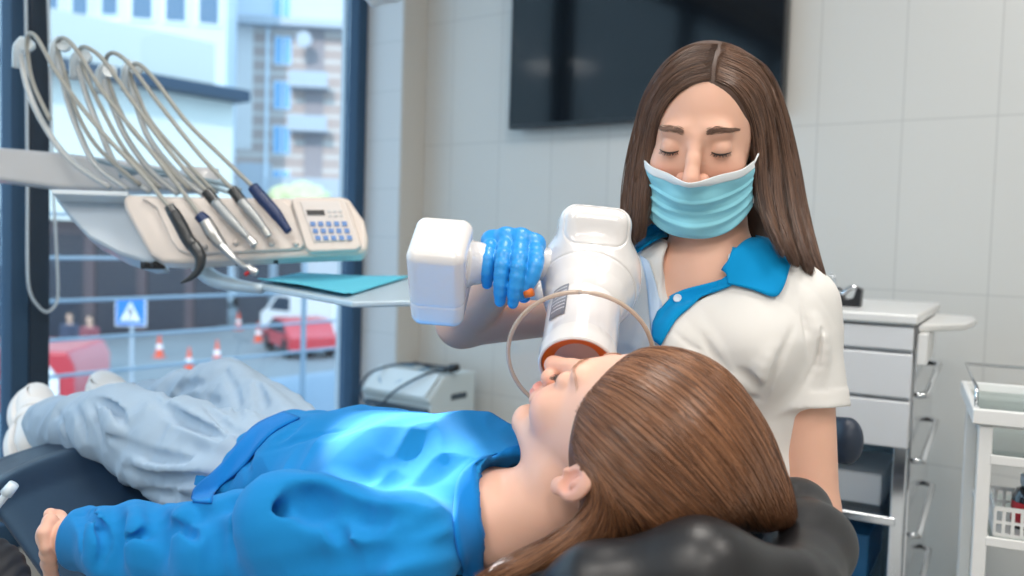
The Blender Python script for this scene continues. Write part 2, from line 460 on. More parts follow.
# ================================================================== ROOM
def tile_mat(name, col, grout, w, h, u0, v0, axis, mort=0.004, rough=0.3):
    m = bpy.data.materials.new(name); m.use_nodes = True; n = m.node_tree; b = n.nodes['Principled BSDF']
    tc = n.nodes.new('ShaderNodeNewGeometry')
    d = n.nodes.new('ShaderNodeVectorMath'); d.operation = 'DOT_PRODUCT'; d.inputs[1].default_value = tuple(axis)
    n.links.new(tc.outputs['Position'], d.inputs[0])
    sp = n.nodes.new('ShaderNodeSeparateXYZ'); n.links.new(tc.outputs['Position'], sp.inputs[0])
    cb = n.nodes.new('ShaderNodeCombineXYZ')
    for k, (src, off) in enumerate(((d.outputs['Value'], 10 * w - u0), (sp.outputs['Z'], 10 * h - v0))):
        a = n.nodes.new('ShaderNodeMath'); a.operation = 'ADD'; a.inputs[1].default_value = off; n.links.new(src, a.inputs[0]); n.links.new(a.outputs[0], cb.inputs[k])
    br = n.nodes.new('ShaderNodeTexBrick'); br.offset = 0; br.squash = 1
    br.inputs['Scale'].default_value = 1; br.inputs['Brick Width'].default_value = w; br.inputs['Row Height'].default_value = h
    br.inputs['Mortar Size'].default_value = mort * .5; br.inputs['Mortar Smooth'].default_value = .3
    br.inputs['Color1'].default_value = (*col, 1); br.inputs['Color2'].default_value = (*[c * .985 for c in col], 1); br.inputs['Mortar'].default_value = (*grout, 1)
    n.links.new(cb.outputs[0], br.inputs['Vector']); n.links.new(br.outputs['Color'], b.inputs['Base Color'])
    bp = n.nodes.new('ShaderNodeBump'); bp.inputs['Strength'].default_value = .4; bp.inputs['Distance'].default_value = .001; bp.invert = True
    n.links.new(br.outputs['Fac'], bp.inputs['Height']); n.links.new(bp.outputs['Normal'], b.inputs['Normal'])
    b.inputs['Roughness'].default_value = rough
    return m
BW, WW, CA, CB_ = 2.815, -2.84, -2.60, 2.676
RW, FW = 2.3, -3.2
uu = onplane(1003, 30, RM(0, BW), BX) @ AX; vv = 0.987
M_TILE = tile_mat('wall tile', (0.64, 0.64, 0.62), (0.50, 0.50, 0.49), .25, .5, uu, vv, AX)
M_TILE2 = tile_mat('column tile', (0.66, 0.68, 0.70), (0.53, 0.56, 0.58), .20, .20, CA, .1, AX)
M_PLAST = mat('plaster', (0.60, 0.58, 0.54), .7)
M_CEIL = mat('ceiling paint', (0.8, 0.8, 0.79), .9)
M_FLOOR = tile_mat('floor tile', (0.42, 0.42, 0.41), (0.33, 0.33, 0.32), .6, 60, 0, -30, AX, .006, .35)
def structure(o): o['kind'] = 'structure'; return o
cm, cn = (RW + WW) / 2, (BW + FW) / 2
structure(rbox('floor', cm, cn, -.05, RW - WW + .4, BW - FW + .4, .1, M_FLOOR))
structure(rbox('ceiling', cm, cn, CEIL_Z + .05, RW - WW + .4, BW - FW + .4, .1, M_CEIL))
structure(rbox('wall_back', cm, BW + .1, CEIL_Z / 2, RW - WW + .4, .2, CEIL_Z, M_TILE))
structure(rbox('wall_right', RW + .1, cn, CEIL_Z / 2, .2, BW - FW, CEIL_Z, M_PLAST))
structure(rbox('wall_front', cm, FW - .1, CEIL_Z / 2, RW - WW + .4, .2, CEIL_Z, M_PLAST))
# corner column: tiled towards the room, painted on its side
structure(rbox('wall_column', (WW + CA) / 2 - .06, (CB_ + BW) / 2, CEIL_Z / 2, CA - WW + .12, BW - CB_, CEIL_Z, M_TILE2))
structure(rbox('trim_1', CA + .004, (CB_ + BW) / 2, CEIL_Z / 2, .008, BW - CB_ - .004, CEIL_Z, M_PLAST))
structure(rbox('baseboard_back', (CA + RW) / 2, BW - .006, .05, RW - CA, .012, .10, mat('skirting', (.55, .55, .54), .4)))
# window wall: full height glazing between dark blue grey frames
M_FR = mat('window frame', (0.040, 0.085, 0.150), .6, spec=.2); M_FR2 = mat('window frame inner', (0.018, 0.035, 0.060), .4); M_FRL = mat('window frame seal', (0.10, 0.16, 0.22), .5)
M_GL = glass_mat('window glass', (.97, .985, .99), .06)
bmull = onplane(31, 150, RM(WW + .05, 0), AX) @ BX
bA = CB_; bays = [(bmull, bA), (bmull - 1.5, bmull), (bmull - 3.0, bmull - 1.5), (FW, bmull - 3.0)]
structure(rbox('wall_left_sill', WW - .06, cn, .06, .16, BW - FW, .12, M_PLAST))
structure(rbox('wall_left_head', WW - .06, cn, CEIL_Z - .06, .16, BW - FW, .12, M_PLAST))
for i, (b0, b1) in enumerate(bays):
    w = empty('window_%d' % (i + 1), RM(WW, (b0 + b1) / 2, .12), None, None); w['kind'] = 'structure'
    L = b1 - b0; z0, z1 = .12, CEIL_Z - .12
    rbox('window_frame', WW, b1 - .026, (z0 + z1) / 2, .08, .052, z1 - z0, M_FR, w, .004)
    rbox('window_frame', WW, b0 + .03, (z0 + z1) / 2, .09, .06, z1 - z0, M_FR2, w, .004)
    rbox('window_frame', WW, (b0 + b1) / 2, z0 + .04, .08, L - .02, .08, M_FR, w, .004)
    rbox('window_frame', WW, (b0 + b1) / 2, z1 - .04, .08, L - .02, .08, M_FR, w, .004)
    rbox('window_pane', WW - .01, (b0 + b1) / 2, (z0 + z1) / 2, .006, L - .12, z1 - z0 - .14, M_GL, w)
# blind chain hanging as a loop at the mullion
M_CH = mat('bead chain', (.62, .70, .76), .3)
cpt = RM(WW + .085, 0)
chn = [(25.5, -40), (26.5, 60), (27.5, 180), (27.5, 265), (30, 292), (38, 306), (47, 312), (56, 304), (58, 288), (56, 240), (53, 180), (50, 60), (47, -40)]
chn = [onplane(x, y, cpt, AX) for x, y in chn]
ch_o = tube('blind_chain', chn, .0042, M_CH, None, 8, n=90); tag(ch_o, 'white beaded blind chain hanging in a loop by the window frame', 'blind chain')
rbox_head = rbox('roller_blind', WW + .085, bmull + .02, CEIL_Z - .20, .07, 1.3, .07, M_CEIL, None, .01)
tag(rbox_head, 'rolled up white roller blind at the head of the window', 'blind')
# ceiling light panels
M_PAN = mat('light panel', (.9, .9, .9), .5, emit=(1, .96, .9, 2.2)); M_PANF = mat('panel frame', (.7, .7, .7), .4)
for i, (a_, b_) in enumerate(PANELS):
    e = empty('ceiling_light', RM(a_, b_, CEIL_Z - .05), 'square white recessed ceiling light panel', 'ceiling light', 'ceiling light panels')
    rbox('light_frame', a_, b_, CEIL_Z - .015, .62, .62, .03, M_PANF, e, .004); rbox('diffuser', a_, b_, CEIL_Z - .034, .56, .56, .008, M_PAN, e)

# ------------------------------------------------------------------ television
M_TV = mat('screen', (0.004, 0.006, 0.009), .09, spec=.35); M_TVF = mat('screen bezel', (.01, .012, .015), .3)
pL = onplane(508.5, 129.5, RM(0, BW - .06), BX); pR = onplane(784.5, 60, RM(0, BW - .06), BX)
aL, aR = pL @ AX, pR @ AX; zB = pL[2]; wT = aR - aL; hT = wT * .5625 + .03
tv = empty('television', RM((aL + aR) / 2, BW - .04, zB), 'black wall mounted flat screen television above the drawers', 'television')
rbox('screen_casing', (aL + aR) / 2, BW - .045, zB + hT / 2, wT, .035, hT, M_TVF, tv, .004)
rbox('screen', (aL + aR) / 2, BW - .0635, zB + hT / 2 + .004, wT - .016, .003, hT - .026, M_TV, tv)
rbox('wall_bracket', (aL + aR) / 2, BW - .015, zB + hT / 2, .3, .03, .3, M_TVF, tv)

# ------------------------------------------------------------------ portable machine in the corner
M_MW = mat('machine shell', (.60, .68, .70), .4); M_MD = mat('machine front', (.05, .075, .10), .4); M_BLK = mat('black plastic', (.012, .013, .016), .35)
M_MT = mat('machine sloped lid', (.68, .76, .80), .3)
mc = empty('machine', RM(-2.385, 2.60, .36), 'small pale grey box machine with sloped lid in the corner', 'machine')
z1 = onplane(430, 378, RM(-2.21, 0), AX)[2]; 
prof = [(2.72, .36), (2.72, z1), (2.54, z1), (2.45, z1 - .085), (2.47, z1 - .105), (2.47, .36)]
prism('shell', [RM(-2.205, b, z) for b, z in prof], AX * -.36, M_MW, mc, .008)
prism('lid_panel', [RM(-2.225, b, z) for b, z in ((2.535, z1 + .001), (2.452, z1 - .078), (2.447, z1 - .074), (2.530, z1 + .005))], AX * -.32, M_MT, mc, .002)
rbox('front_recess', -2.385, 2.466, .415, .33, .012, z1 - .11 - .37, M_MD, mc, .004)
rbox('side_slot', -2.203, 2.62, z1 - .085, .006, .09, .022, M_MD, mc, .003)
for i, (da, m_) in enumerate(((-.12, M_MW), (-.05, M_BLK), (.02, M_BLK))):
    lathe('socket', RM(-2.385 + da, 2.455, .43), -BX, [(-.002, .020), (.010, .020), (.010, .012), (.002, .011), (.002, 0)], m_, mc, 20)
lathe('lid_knob', RM(-2.27, 2.50, z1 - .040), nrm([-.42, -.56, .8]), [(0, .011), (.010, .010), (.011, 0)], M_BLK, mc, 20)
M_CAB = mat('dark cable', (.02, .05, .09), .4); M_CAB2 = mat('blue cable', (.10, .30, .50), .4)
cab = empty('cable_bundle', RM(-2.42, 2.6, z1), 'thin dark cables with black clip lying over the corner machine', 'cable')
tube('cable', [RM(-2.30, 2.66, z1 + .012), RM(-2.38, 2.60, z1 + .020), RM(-2.48, 2.55, z1 + .012), RM(-2.53, 2.46, z1 - .02), RM(-2.54, 2.43, z1 - .08), RM(-2.50, 2.42, z1 - .13), RM(-2.42, 2.42, z1 - .12), RM(-2.36, 2.44, z1 - .06), RM(-2.27, 2.52, z1 + .006), RM(-2.22, 2.60, z1 + .01)], .0045, M_CAB, cab, 8, n=60)
tube('cable', [RM(-2.44, 2.62, z1 + .006), RM(-2.50, 2.56, z1 + .006), RM(-2.50, 2.49, z1 - .035), RM(-2.44, 2.47, z1 - .06), RM(-2.38, 2.50, z1 - .028), RM(-2.34, 2.58, z1 + .008), RM(-2.26, 2.66, z1 + .006)], .003, M_CAB2, cab, 8, n=50)
tube('cable', [RM(-2.50, 2.68, z1 + .006), RM(-2.44, 2.66, z1 + .01), RM(-2.34, 2.60, z1 + .012), RM(-2.22, 2.56, z1 + .018)], .005, M_BLK, cab, 8, n=24)
tube('clip', [RM(-2.24, 2.58, z1 + .018), RM(-2.20, 2.57, z1 + .026), RM(-2.17, 2.57, z1 + .034)], [.009, .018, .014], M_BLK, cab, 14, n=12)
st = empty('low_stand', RM(-2.385, 2.58, 0), 'low white stand carrying the corner machine', 'stand')
rbox('stand_top', -2.385, 2.58, .345, .42, .34, .03, M_CEIL, st, .004)
for sa in (-1, 1):
    for sb in (-1, 1): rbox('leg', -2.385 + sa * .18, 2.58 + sb * .14, .165, .03, .03, .33, M_CEIL, st)

# ------------------------------------------------------------------ drawer cabinet behind the assistant
M_CW = mat('cabinet white', (.66, .67, .69), .35); M_CTOP = mat('cabinet top', (.74, .74, .73), .3); M_CHR = mat('chrome', (.75, .77, .80), .12, 1.0)
M_GAP = mat('drawer gap', (.10, .10, .11), .6); M_CGL = glass_mat('cabinet glass', (.75, .82, .86), .10)
ey = nrm([.49, .87, 0]); ex = np.array([ey[1], -ey[0], 0]); CO = P(916, 315, 1.85); CO[2] = 0; CT = .973; RCB = np.column_stack([ex, ey, ZX])
def cb(x, y, z): return CO + ex * x + ey * y + ZX * z          # x is negative towards her, y into the room's back
DW, DD = .46, .56
cbt = empty('drawer_cabinet', cb(-DW / 2, DD / 2, 0), 'white drawer cabinet on chrome frame behind the assistant', 'cabinet')
def cbox(name, x0, x1, y0, y1, z0, z1, m, parent=cbt, bv=.003, label=None):
    return boxes(name, [(cb((x0 + x1) / 2, (y0 + y1) / 2, (z0 + z1) / 2), (abs(x1 - x0), abs(y1 - y0), abs(z1 - z0)))], m, parent, bv, RCB, label)
cbox('worktop', -DW - .004, .006, -.006, DD, CT - .022, CT, M_CTOP, bv=.006)
cbox('carcass', -DW, -.004, .018, DD - .01, .70, CT - .022, M_CW)
dz = [(.895, CT - .026), (.795, .892), (.690, .792)]
for z0, z1_ in dz:
    d_ = cbox('drawer', -DW + .004, -.002, .0, .018, z0 + .002, z1_ - .002, M_CW, bv=.004)
for x in (-.018, -DW + .018):
    for y in (.03, DD - .03):
        cbox('post', x - .014, x + .014, y - .014, y + .014, 0.02, .70, M_CHR, bv=.003)
cbox('chrome_side', -.003, .001, .04, DD - .03, .05, CT - .03, M_CHR, bv=0, label='polished chrome side panel')
for z in (.53, .36, .18): cbox('glass_shelf', -DW + .03, -.03, .03, DD - .03, z, z + .008, M_CGL, bv=0)
for z in (.53, .36, .18): cbox('shelf_rail', -DW + .02, -.02, .014, .028, z - .008, z + .010, M_CHR)
cbox('back_panel', -DW + .02, -.02, DD - .03, DD - .02, .10, .70, mat('mirror panel', (.45, .55, .62), .18, .9), bv=0)
for k, z in enumerate((.80, .66, .50, .34)):
    tube('side_rail', [cb(.004, .05, z), cb(.022, .06, z), cb(.022, .40, z + .03), cb(.004, .42, z + .03)], .007, M_CHR, cbt, 10)
sh = empty('side_tray', cb(.06, .30, CT - .05), 'white fold-out side tray hooked on the cabinet edge', 'tray')
prism('tray_plate', [cb(.004, .02, CT - .022), cb(.085, .16, CT - .022), cb(.10, .30, CT - .022), cb(.09, .42, CT - .022), cb(.004, .46, CT - .022)], (0, 0, -.016), M_CTOP, sh, .005)
prism('tray_bracket', [cb(.004, .01, CT - .038), cb(.004, .17, CT - .038), cb(.004, .17, CT - .095), cb(.004, .01, CT - .105)], ex * .02, M_CTOP, sh, .004)
M_BOXB = mat('blue carton', (.015, .12, .26), .5); M_BOXT = mat('teal pack', (.05, .40, .50), .5)
for nm, x, w, z, h, m_, lb in (('carton', -.30, .22, .548, .08, M_BOXT, 'teal pack lying on the upper glass shelf of the cabinet'), ('carton', -.12, .12, .548, .06, M_CW, 'white carton on the upper glass shelf beside the teal pack'),
                           ('carton', -.16, .16, .378, .09, M_BOXB, 'dark blue carton on the middle glass shelf of the cabinet'), ('carton', -.35, .14, .378, .07, M_CW, 'pale carton on the middle glass shelf left of the dark blue one')):
    o = cbox(nm, x - w / 2, x + w / 2, .10, .34, z - .01, z + h, m_, None, .004); rebase(o, cb(x, .2, z - .01)); tag(o, lb, 'carton')
# tape dispenser on the cabinet
td = empty('clamp', P(850, 299, 2.05), 'small black metal clamp lying on the white cabinet top', 'clamp')
tb = np.array(td.location); tb[2] = CT; td.location = tuple(tb); yv = nrm(tb - CAM) * [1, 1, 0]
pl = lambda u, v: tb + ex * u + ZX * v
prism('clamp_body', [pl(-.026, .0), pl(.022, .0), pl(.024, .040), pl(.014, .046), pl(.006, .020), pl(-.010, .016), pl(-.024, .030)], ey * .035, M_BLK, td, .003)
tube('clamp_arm', [pl(-.030, .012) + ey * .018, pl(-.012, .034) + ey * .018, pl(.002, .044) + ey * .018, pl(.016, .040) + ey * .018], .006, M_CHR, td, 10, n=16)
tube('clamp_ring', [pl(-.03 + .012 * math.cos(a), .024 + .016 * math.sin(a)) + ey * .02 for a in np.linspace(0, 6.2, 20)], .003, M_BLK, td, 8)
tube('clamp_wire', [pl(-.02, .02) + ey * .02, pl(-.035, .045) + ey * .02, pl(-.04, .065) + ey * .02, pl(-.05, .072) + ey * .02], .0022, M_CHR, td, 8, n=16)

# ------------------------------------------------------------------ glass shelved trolley at the right
M_TRW = mat('trolley white', (.76, .77, .77), .3); M_TGL = glass_mat('trolley glass', (.88, .94, .93), .12)
TO = P(972, 424, 1.50); TZ = TO[2]; TO = TO * [1, 1, 0]; ty = nrm([.40, .915, 0]); tx = np.array([ty[1], -ty[0], 0]); RT = np.column_stack([tx, ty, ZX])
def tp(x, y, z): return TO + tx * x + ty * y + ZX * z
tr = empty('trolley', tp(.22, .18, 0), 'white trolley with glass shelves and railed tray top', 'trolley')
def tbox(name, x0, x1, y0, y1, z0, z1, m, parent=tr, bv=.003, label=None):
    return boxes(name, [(tp((x0 + x1) / 2, (y0 + y1) / 2, (z0 + z1) / 2), (abs(x1 - x0), abs(y1 - y0), abs(z1 - z0)))], m, parent, bv, RT, label)
TW, TD = .46, .36
tbox('tray_rim', 0, TW, 0, .012, TZ, TZ + .026, M_TRW); tbox('tray_rim', 0, TW, TD - .012, TD, TZ, TZ + .026, M_TRW)
tbox('tray_rim', 0, .012, .012, TD - .012, TZ, TZ + .026, M_TRW); tbox('tray_rim', TW - .012, TW, .012, TD - .012, TZ, TZ + .026, M_TRW)
tbox('tray_glass', .012, TW - .012, .012, TD - .012, TZ + .004, TZ + .010, M_TGL, bv=0); tbox('tray_base', .012, TW - .012, .012, TD - .012, TZ - .004, TZ + .003, M_TRW, bv=0)
rl = [tp(.006, .02, TZ + .026), tp(.006, .03, TZ + .058), tp(.006, TD - .01, TZ + .062), tp(TW - .006, TD - .01, TZ + .062), tp(TW - .006, .03, TZ + .058), tp(TW - .006, .02, TZ + .026)]
tube('rail', rl, .0032, M_CHR, tr, 8)
for x in (.022, TW - .022):
    for y in (.02, TD - .02):
        tbox('post', x - .011, x + .011, y - .011, y + .011, .06, TZ - .002, M_TRW); lathe('caster', tp(x - .012, y, .03), tx, [(0, 0), (0, .028), (.024, .028), (.024, 0)], M_BLK, tr, 20)
for z in (TZ - .062, TZ - .200, TZ - .42):
    tbox('glass_shelf', .03, TW - .03, .012, TD - .012, z, z + .007, M_TGL, bv=0)
    tbox('shelf_edge', .03, TW - .03, .008, .014, z - .004, z + .012, M_TRW, bv=.002); tbox('shelf_edge', .03, .036, .014, TD - .012, z - .004, z + .012, M_TRW, bv=.002)
# perforated basket
zb = TZ - .192; bk = empty('basket', tp(.15, .10, zb), 'small white perforated plastic basket on the trolley shelf', 'basket')
bx0, bx1, by0, by1, bh = .045, .25, .04, .19, .046
def lattice(name, o, u, v, nu_, nv_, m, parent, th=.003):
    """sheet with elongated holes"""
    bm = bmesh.new(); U = np.linalg.norm(u); V = np.linalg.norm(v); w = nrm(np.cross(u, v)); Rl = np.column_stack([nrm(u), nrm(v), w])
    for i in range(nu_ + 1): box_bm(bm, o + u * i / nu_ + v * .5, (U / nu_ * .38, V, th), Rl)
    for j in range(nv_ + 1): box_bm(bm, o + u * .5 + v * j / nv_, (U, V * .16 if j in (0, nv_) else V * .10, th * 1.02), Rl)
    return link(name, bm_mesh(bm, name), m, parent, smooth=False)
up_ = ZX * bh
lattice('basket_side', tp(bx0, by0, zb), tx * (bx1 - bx0), up_, 15, 2, M_TRW, bk); lattice('basket_side', tp(bx0, by1, zb), tx * (bx1 - bx0), up_, 15, 2, M_TRW, bk)
lattice('basket_side', tp(bx0, by0, zb), ty * (by1 - by0), up_, 9, 2, M_TRW, bk); lattice('basket_side', tp(bx1, by0, zb), ty * (by1 - by0), up_, 9, 2, M_TRW, bk)
tbox('basket_floor', bx0, bx1, by0, by1, zb, zb + .004, M_TRW, bk, 0)
M_BTL = mat('dark glass bottle', (.012, .012, .016), .12, coat=.5); M_RED = mat('red label', (.42, .02, .03), .5); M_GCAP = mat('grey cap', (.35, .38, .42), .4)
for nm, x, y, r, hh_, mm, ml, lb in (('bottle', .105, .10, .030, .085, M_BTL, M_RED, 'dark bottle with a red label standing in the white basket'),):
    e = empty(nm, tp(x, y, zb + .004), lb, 'bottle'); b0 = tp(x, y, zb + .0045)
    lathe('glass', b0, ZX, [(0, 0), (0, r * .95), (.003, r), (hh_ * .62, r), (hh_ * .78, r * .8), (hh_ * .84, r * .5), (hh_ * .90, r * .5), (hh_ * .90, 0)], mm, e, 32)
    lathe('bottle_label', b0 + ZX * hh_ * .12, ZX, [(0, r), (0, r * 1.02), (hh_ * .42, r * 1.02), (hh_ * .42, r)], ml, e, 32, 'red paper label')
    lathe('cap', b0 + ZX * hh_ * .86, ZX, [(0, r * .58), (.004, r * .62), (.018, r * .62), (.020, 0)], M_GCAP, e, 24)
M_LB = mat('light blue pack', (.14, .50, .72), .6)
o = tbox('napkin_pack', .125, .25, .06, .24, TZ + .011, TZ + .032, M_LB, None, .005); rebase(o, tp(.19, .15, TZ + .011)); tag(o, 'light blue napkin pack lying on the trolley top', 'napkins')
o = tbox('instrument_case', .175, .25, .10, .20, TZ + .033, TZ + .055, mat('grey case', (.35, .42, .48), .4), None, .006); rebase(o, tp(.21, .15, TZ + .033)); tag(o, 'small grey case resting on the light blue napkins', 'case')

# ------------------------------------------------------------------ stool behind the assistant
M_STB = mat('stool navy', (.018, .030, .055), .4, bump=.2, bscale=500)
stl = empty('stool', (A_HIPX[0], A_HIPX[1], 0) if 'A_HIPX' in globals() else tuple(P(724, 590, 1.31) * [1, 1, 0]), 'navy blue swivel stool with rounded back pad the assistant sits on', 'stool')
sc_ = P(724, 590, 1.33) * [1, 1, 0]
lathe('seat', sc_ + ZX * .44, ZX, [(0, 0), (0, .16), (.01, .185), (.045, .19), (.062, .17), (.068, 0)], M_STB, stl, 48)
lathe('pole', sc_ + ZX * .10, ZX, [(0, .03), (.15, .03), (.15, .02), (.34, .02)], M_CHR, stl, 24)
for k in range(5):
    a = k * 2 * math.pi / 5; d_ = np.array([math.cos(a), math.sin(a), 0])
    tube('foot', [sc_ + ZX * .11, sc_ + d_ * .15 + ZX * .095, sc_ + d_ * .27 + ZX * .07], [.022, .018, .014], M_CHR, stl, 12)
    lathe('caster', sc_ + d_ * .27 + ZX * .03 - np.cross(d_, ZX) * .012, np.cross(d_, ZX), [(0, 0), (0, .026), (.024, .026), (.024, 0)], M_BLK, stl, 20)
bp_ = [P(640, 452, 1.56), P(700, 440, 1.60), P(790, 436, 1.57), P(848, 441, 1.46)]
def s_back(p):
    d = None
    for a, b in zip(bp_[:-1], bp_[1:]):
        q = p.copy(); e = cap(np.stack([q[:, 0], q[:, 1], (q[:, 2] - a[2]) * .62 + a[2]], 1), [a[0], a[1], a[2]], [b[0], b[1], (b[2] - a[2]) * .62 + a[2]], .024); d = e if d is None else smin(d, e, .01)
    return d
bpp = np.array(bp_); sdf_obj('back_pad', s_back, bpp.min(0) - .09, bpp.max(0) + .09, .004, M_STB, stl)
tube('back_bar', [P(770, 455, 1.60), P(760, 540, 1.62), np.append((P(760, 540, 1.62))[:2], .40), sc_ + ZX * .43 + BX * .0], .013, M_BLK, stl, 12, n=24)
tube('arm_bar', [P(828, 462, 1.47), P(827, 500, 1.49), P(815, 560, 1.50)], .008, M_BLK, stl, 12, n=12)
# ================================================================== PEOPLE
def frame(F, up):
    """head frame from camera-space face direction and up: columns left, back, up (world)"""
    F = nrm(C2W(F)); U = C2W(up); U = nrm(U - F * np.dot(U, F)); L = np.cross(U, F)
    return np.column_stack([L, -F, U])
EYE_X, EYE_Y = 0.0315, -0.0735
def head_sdf(q, girl=False):
    """head in its own frame: x left, y back, z up, origin between the ears at eye level"""
    d = ell(q, (0, 0.018, 0.036), (0.073, 0.092, 0.083))
    d = smin(d, ell(q, (0, -0.028, -0.022), (0.0585, 0.058, 0.078)), 0.03)
    ax = np.abs(q[:, 0]); m = np.stack([ax, q[:, 1], q[:, 2]], 1)
    d = smin(d, cap(m, (0.044, -0.002, -0.062), (0.012, -0.068, -0.098), 0.017, 0.0135), 0.022)      # jaw
    d = smin(d, sph(q, (0, -0.077, -0.101), 0.0125), 0.016)                                           # chin
    d = smin(d, ell(m, (0.036, -0.060, -0.030), (0.023, 0.022, 0.024)), 0.018)                       # cheek
    d = smin(d, ell(m, (0.023, -0.075, 0.021), (0.021, 0.010, 0.008)), 0.016)                        # brow
    d = smax(d, -ell(m, (EYE_X, -0.0985, -0.001), (0.017, 0.014, 0.0105)), 0.010)                    # socket
    d = smin(d, sph(m, (EYE_X, EYE_Y, -0.001), 0.0128), 0.003)                                       # lids
    yo = -0.002 if not girl else 0.001
    d = smin(d, chain(q, [(0, -0.081, 0.012), (0, -0.094 + yo, -0.012), (0, -0.107 + yo, -0.033)], [0.0080, 0.0082, 0.0108], 0.006), 0.010)
    d = smin(d, sph(m, (0.0128, -0.0950, -0.0365), 0.0088), 0.004)
    d = smax(d, -cap(m, (0.0055, -0.101, -0.046), (0.0065, -0.099, -0.036), 0.0026, 0.0016), 0.003)  # nostril
    d = smin(d, ell(q, (0, -0.083, -0.060), (0.026, 0.011, 0.016)), 0.012)                           # mouth mound
    d = smin(d, ell(q, (0, -0.0945, -0.0575), (0.020, 0.0060, 0.0038)), 0.004)                       # lips
    d = smin(d, ell(q, (0, -0.0925, -0.0665), (0.017, 0.0062, 0.0048)), 0.004)
    d = smax(d, -cap(m, (0, -0.1005, -0.0618), (0.020, -0.0915, -0.0622), 0.0011, 0.0006), 0.002)
    d = smax(d, -cap(m, (0, -0.094, -0.080), (0.010, -0.091, -0.080), 0.002, 0.002), 0.008)          # under lip
    # ear
    c, s = math.cos(0.42), math.sin(0.42)
    e = m - np.array([0.0735, 0.018, -0.010], np.float32); ex = e[:, 0] * c - e[:, 1] * s; ey = e[:, 0] * s + e[:, 1] * c
    e = np.stack([ex, ey, e[:, 2]], 1)
    ear = ell(e, (0.004, 0.004, 0.004), (0.0065, 0.0175, 0.0245)); ear = smin(ear, ell(e, (0.004, -0.003, -0.022), (0.005, 0.009, 0.0095)), 0.006)
    ear = smax(ear, -ell(e, (0.0105, 0.002, 0.001), (0.0072, 0.0105, 0.0160)), 0.003)
    ear = smin(ear, ell(e, (0.006, 0.006, 0.006), (0.0045, 0.0045, 0.010)), 0.003)                   # antihelix
    ear = smin(ear, sph(e, (0.006, -0.010, -0.004), 0.0042), 0.003)                                  # tragus
    ear = smax(ear, -sph(e, (0.012, -0.0035, -0.003), 0.0062), 0.0025)
    return smin(d, ear, 0.005)
def loc(p, c, R, s): return ((p - np.asarray(c, np.float32)) @ np.asarray(R, np.float32)) / np.float32(s)
def wld(v, c, R, s): return np.asarray(c) + R @ (np.asarray(v, float) * s)
def skin_color(V, c, R, s, base, lip=(0.62, 0.22, 0.2)):
    col = np.tile(np.array(base, float), (len(V), 1)); q = loc(V, c, R, s).astype(float); ax = np.abs(q[:, 0])
    fr = q[:, 1] < -0.04
    def blend(w, k):
        w = np.clip(w, 0, 1)[:, None]; col[:] = col * (1 - w) + np.array(k) * w
    bl = np.array(base) * np.array([1.06, 0.80, 0.78])
    blend(fr * np.exp(-(((ax - .040) / .018) ** 2 + ((q[:, 2] + .032) / .016) ** 2)) * .55, bl)
    blend(np.exp(-((q[:, 0] / .013) ** 2 + ((q[:, 1] + .105) / .012) ** 2 + ((q[:, 2] + .036) / .012) ** 2)) * .6, bl)
    blend(np.exp(-(((ax - .08) / .012) ** 2 + ((q[:, 1] - .02) / .02) ** 2 + ((q[:, 2] + .01) / .024) ** 2)) * .6, np.array(base) * np.array([1.05, .72, .68]))
    lp = fr * (q[:, 1] < -.086) * np.exp(-((ax / .0205) ** 6 + ((q[:, 2] + .0622 + .0012 * np.cos(q[:, 0] * 200)) / .0085) ** 6))
    blend(lp * .9, lip)
    return col

M_SKIN_W = mat('skin warm', (0.8, 0.55, 0.45), 0.48, vcol=True, bump=0.12, bscale=900, sss=0.12, bdist=0.0006, var=0.05, vscale=25)
M_SKIN_G = mat('skin pale', (0.85, 0.6, 0.5), 0.46, vcol=True, bump=0.08, bscale=900, sss=0.12, bdist=0.0006, var=0.04, vscale=25)
M_BROW = mat('brow hair', (0.20, 0.115, 0.08), 0.6)
M_LASH = mat('lash', (0.035, 0.02, 0.016), 0.5)
M_POLO = mat('white pique', (0.76, 0.745, 0.72), 0.85, bump=0.35, bscale=1400, sheen=0.06, spec=0.15, bdist=0.0006)
M_COLLAR = mat('blue collar', (0.0, 0.27, 0.60), 0.8, bump=0.3, bscale=1400, sheen=0.06, spec=0.15, bdist=0.0006)
M_PALEBLUE = mat('pale blue facing', (0.55, 0.68, 0.85), 0.85, bump=0.3, bscale=1200, bdist=0.0006)
M_GLOVE = mat('nitrile', (0.02, 0.29, 0.72), 0.38, bump=0.2, bscale=70, bdist=0.0012, spec=0.5)
M_MASK = mat('mask blue', (0.30, 0.72, 0.86), 0.8, bump=0.15, bscale=1800, bdist=0.0004)
M_MASKW = mat('mask white', (0.80, 0.85, 0.88), 0.8)
M_BUTTON = mat('button', (0.72, 0.78, 0.84), 0.25)

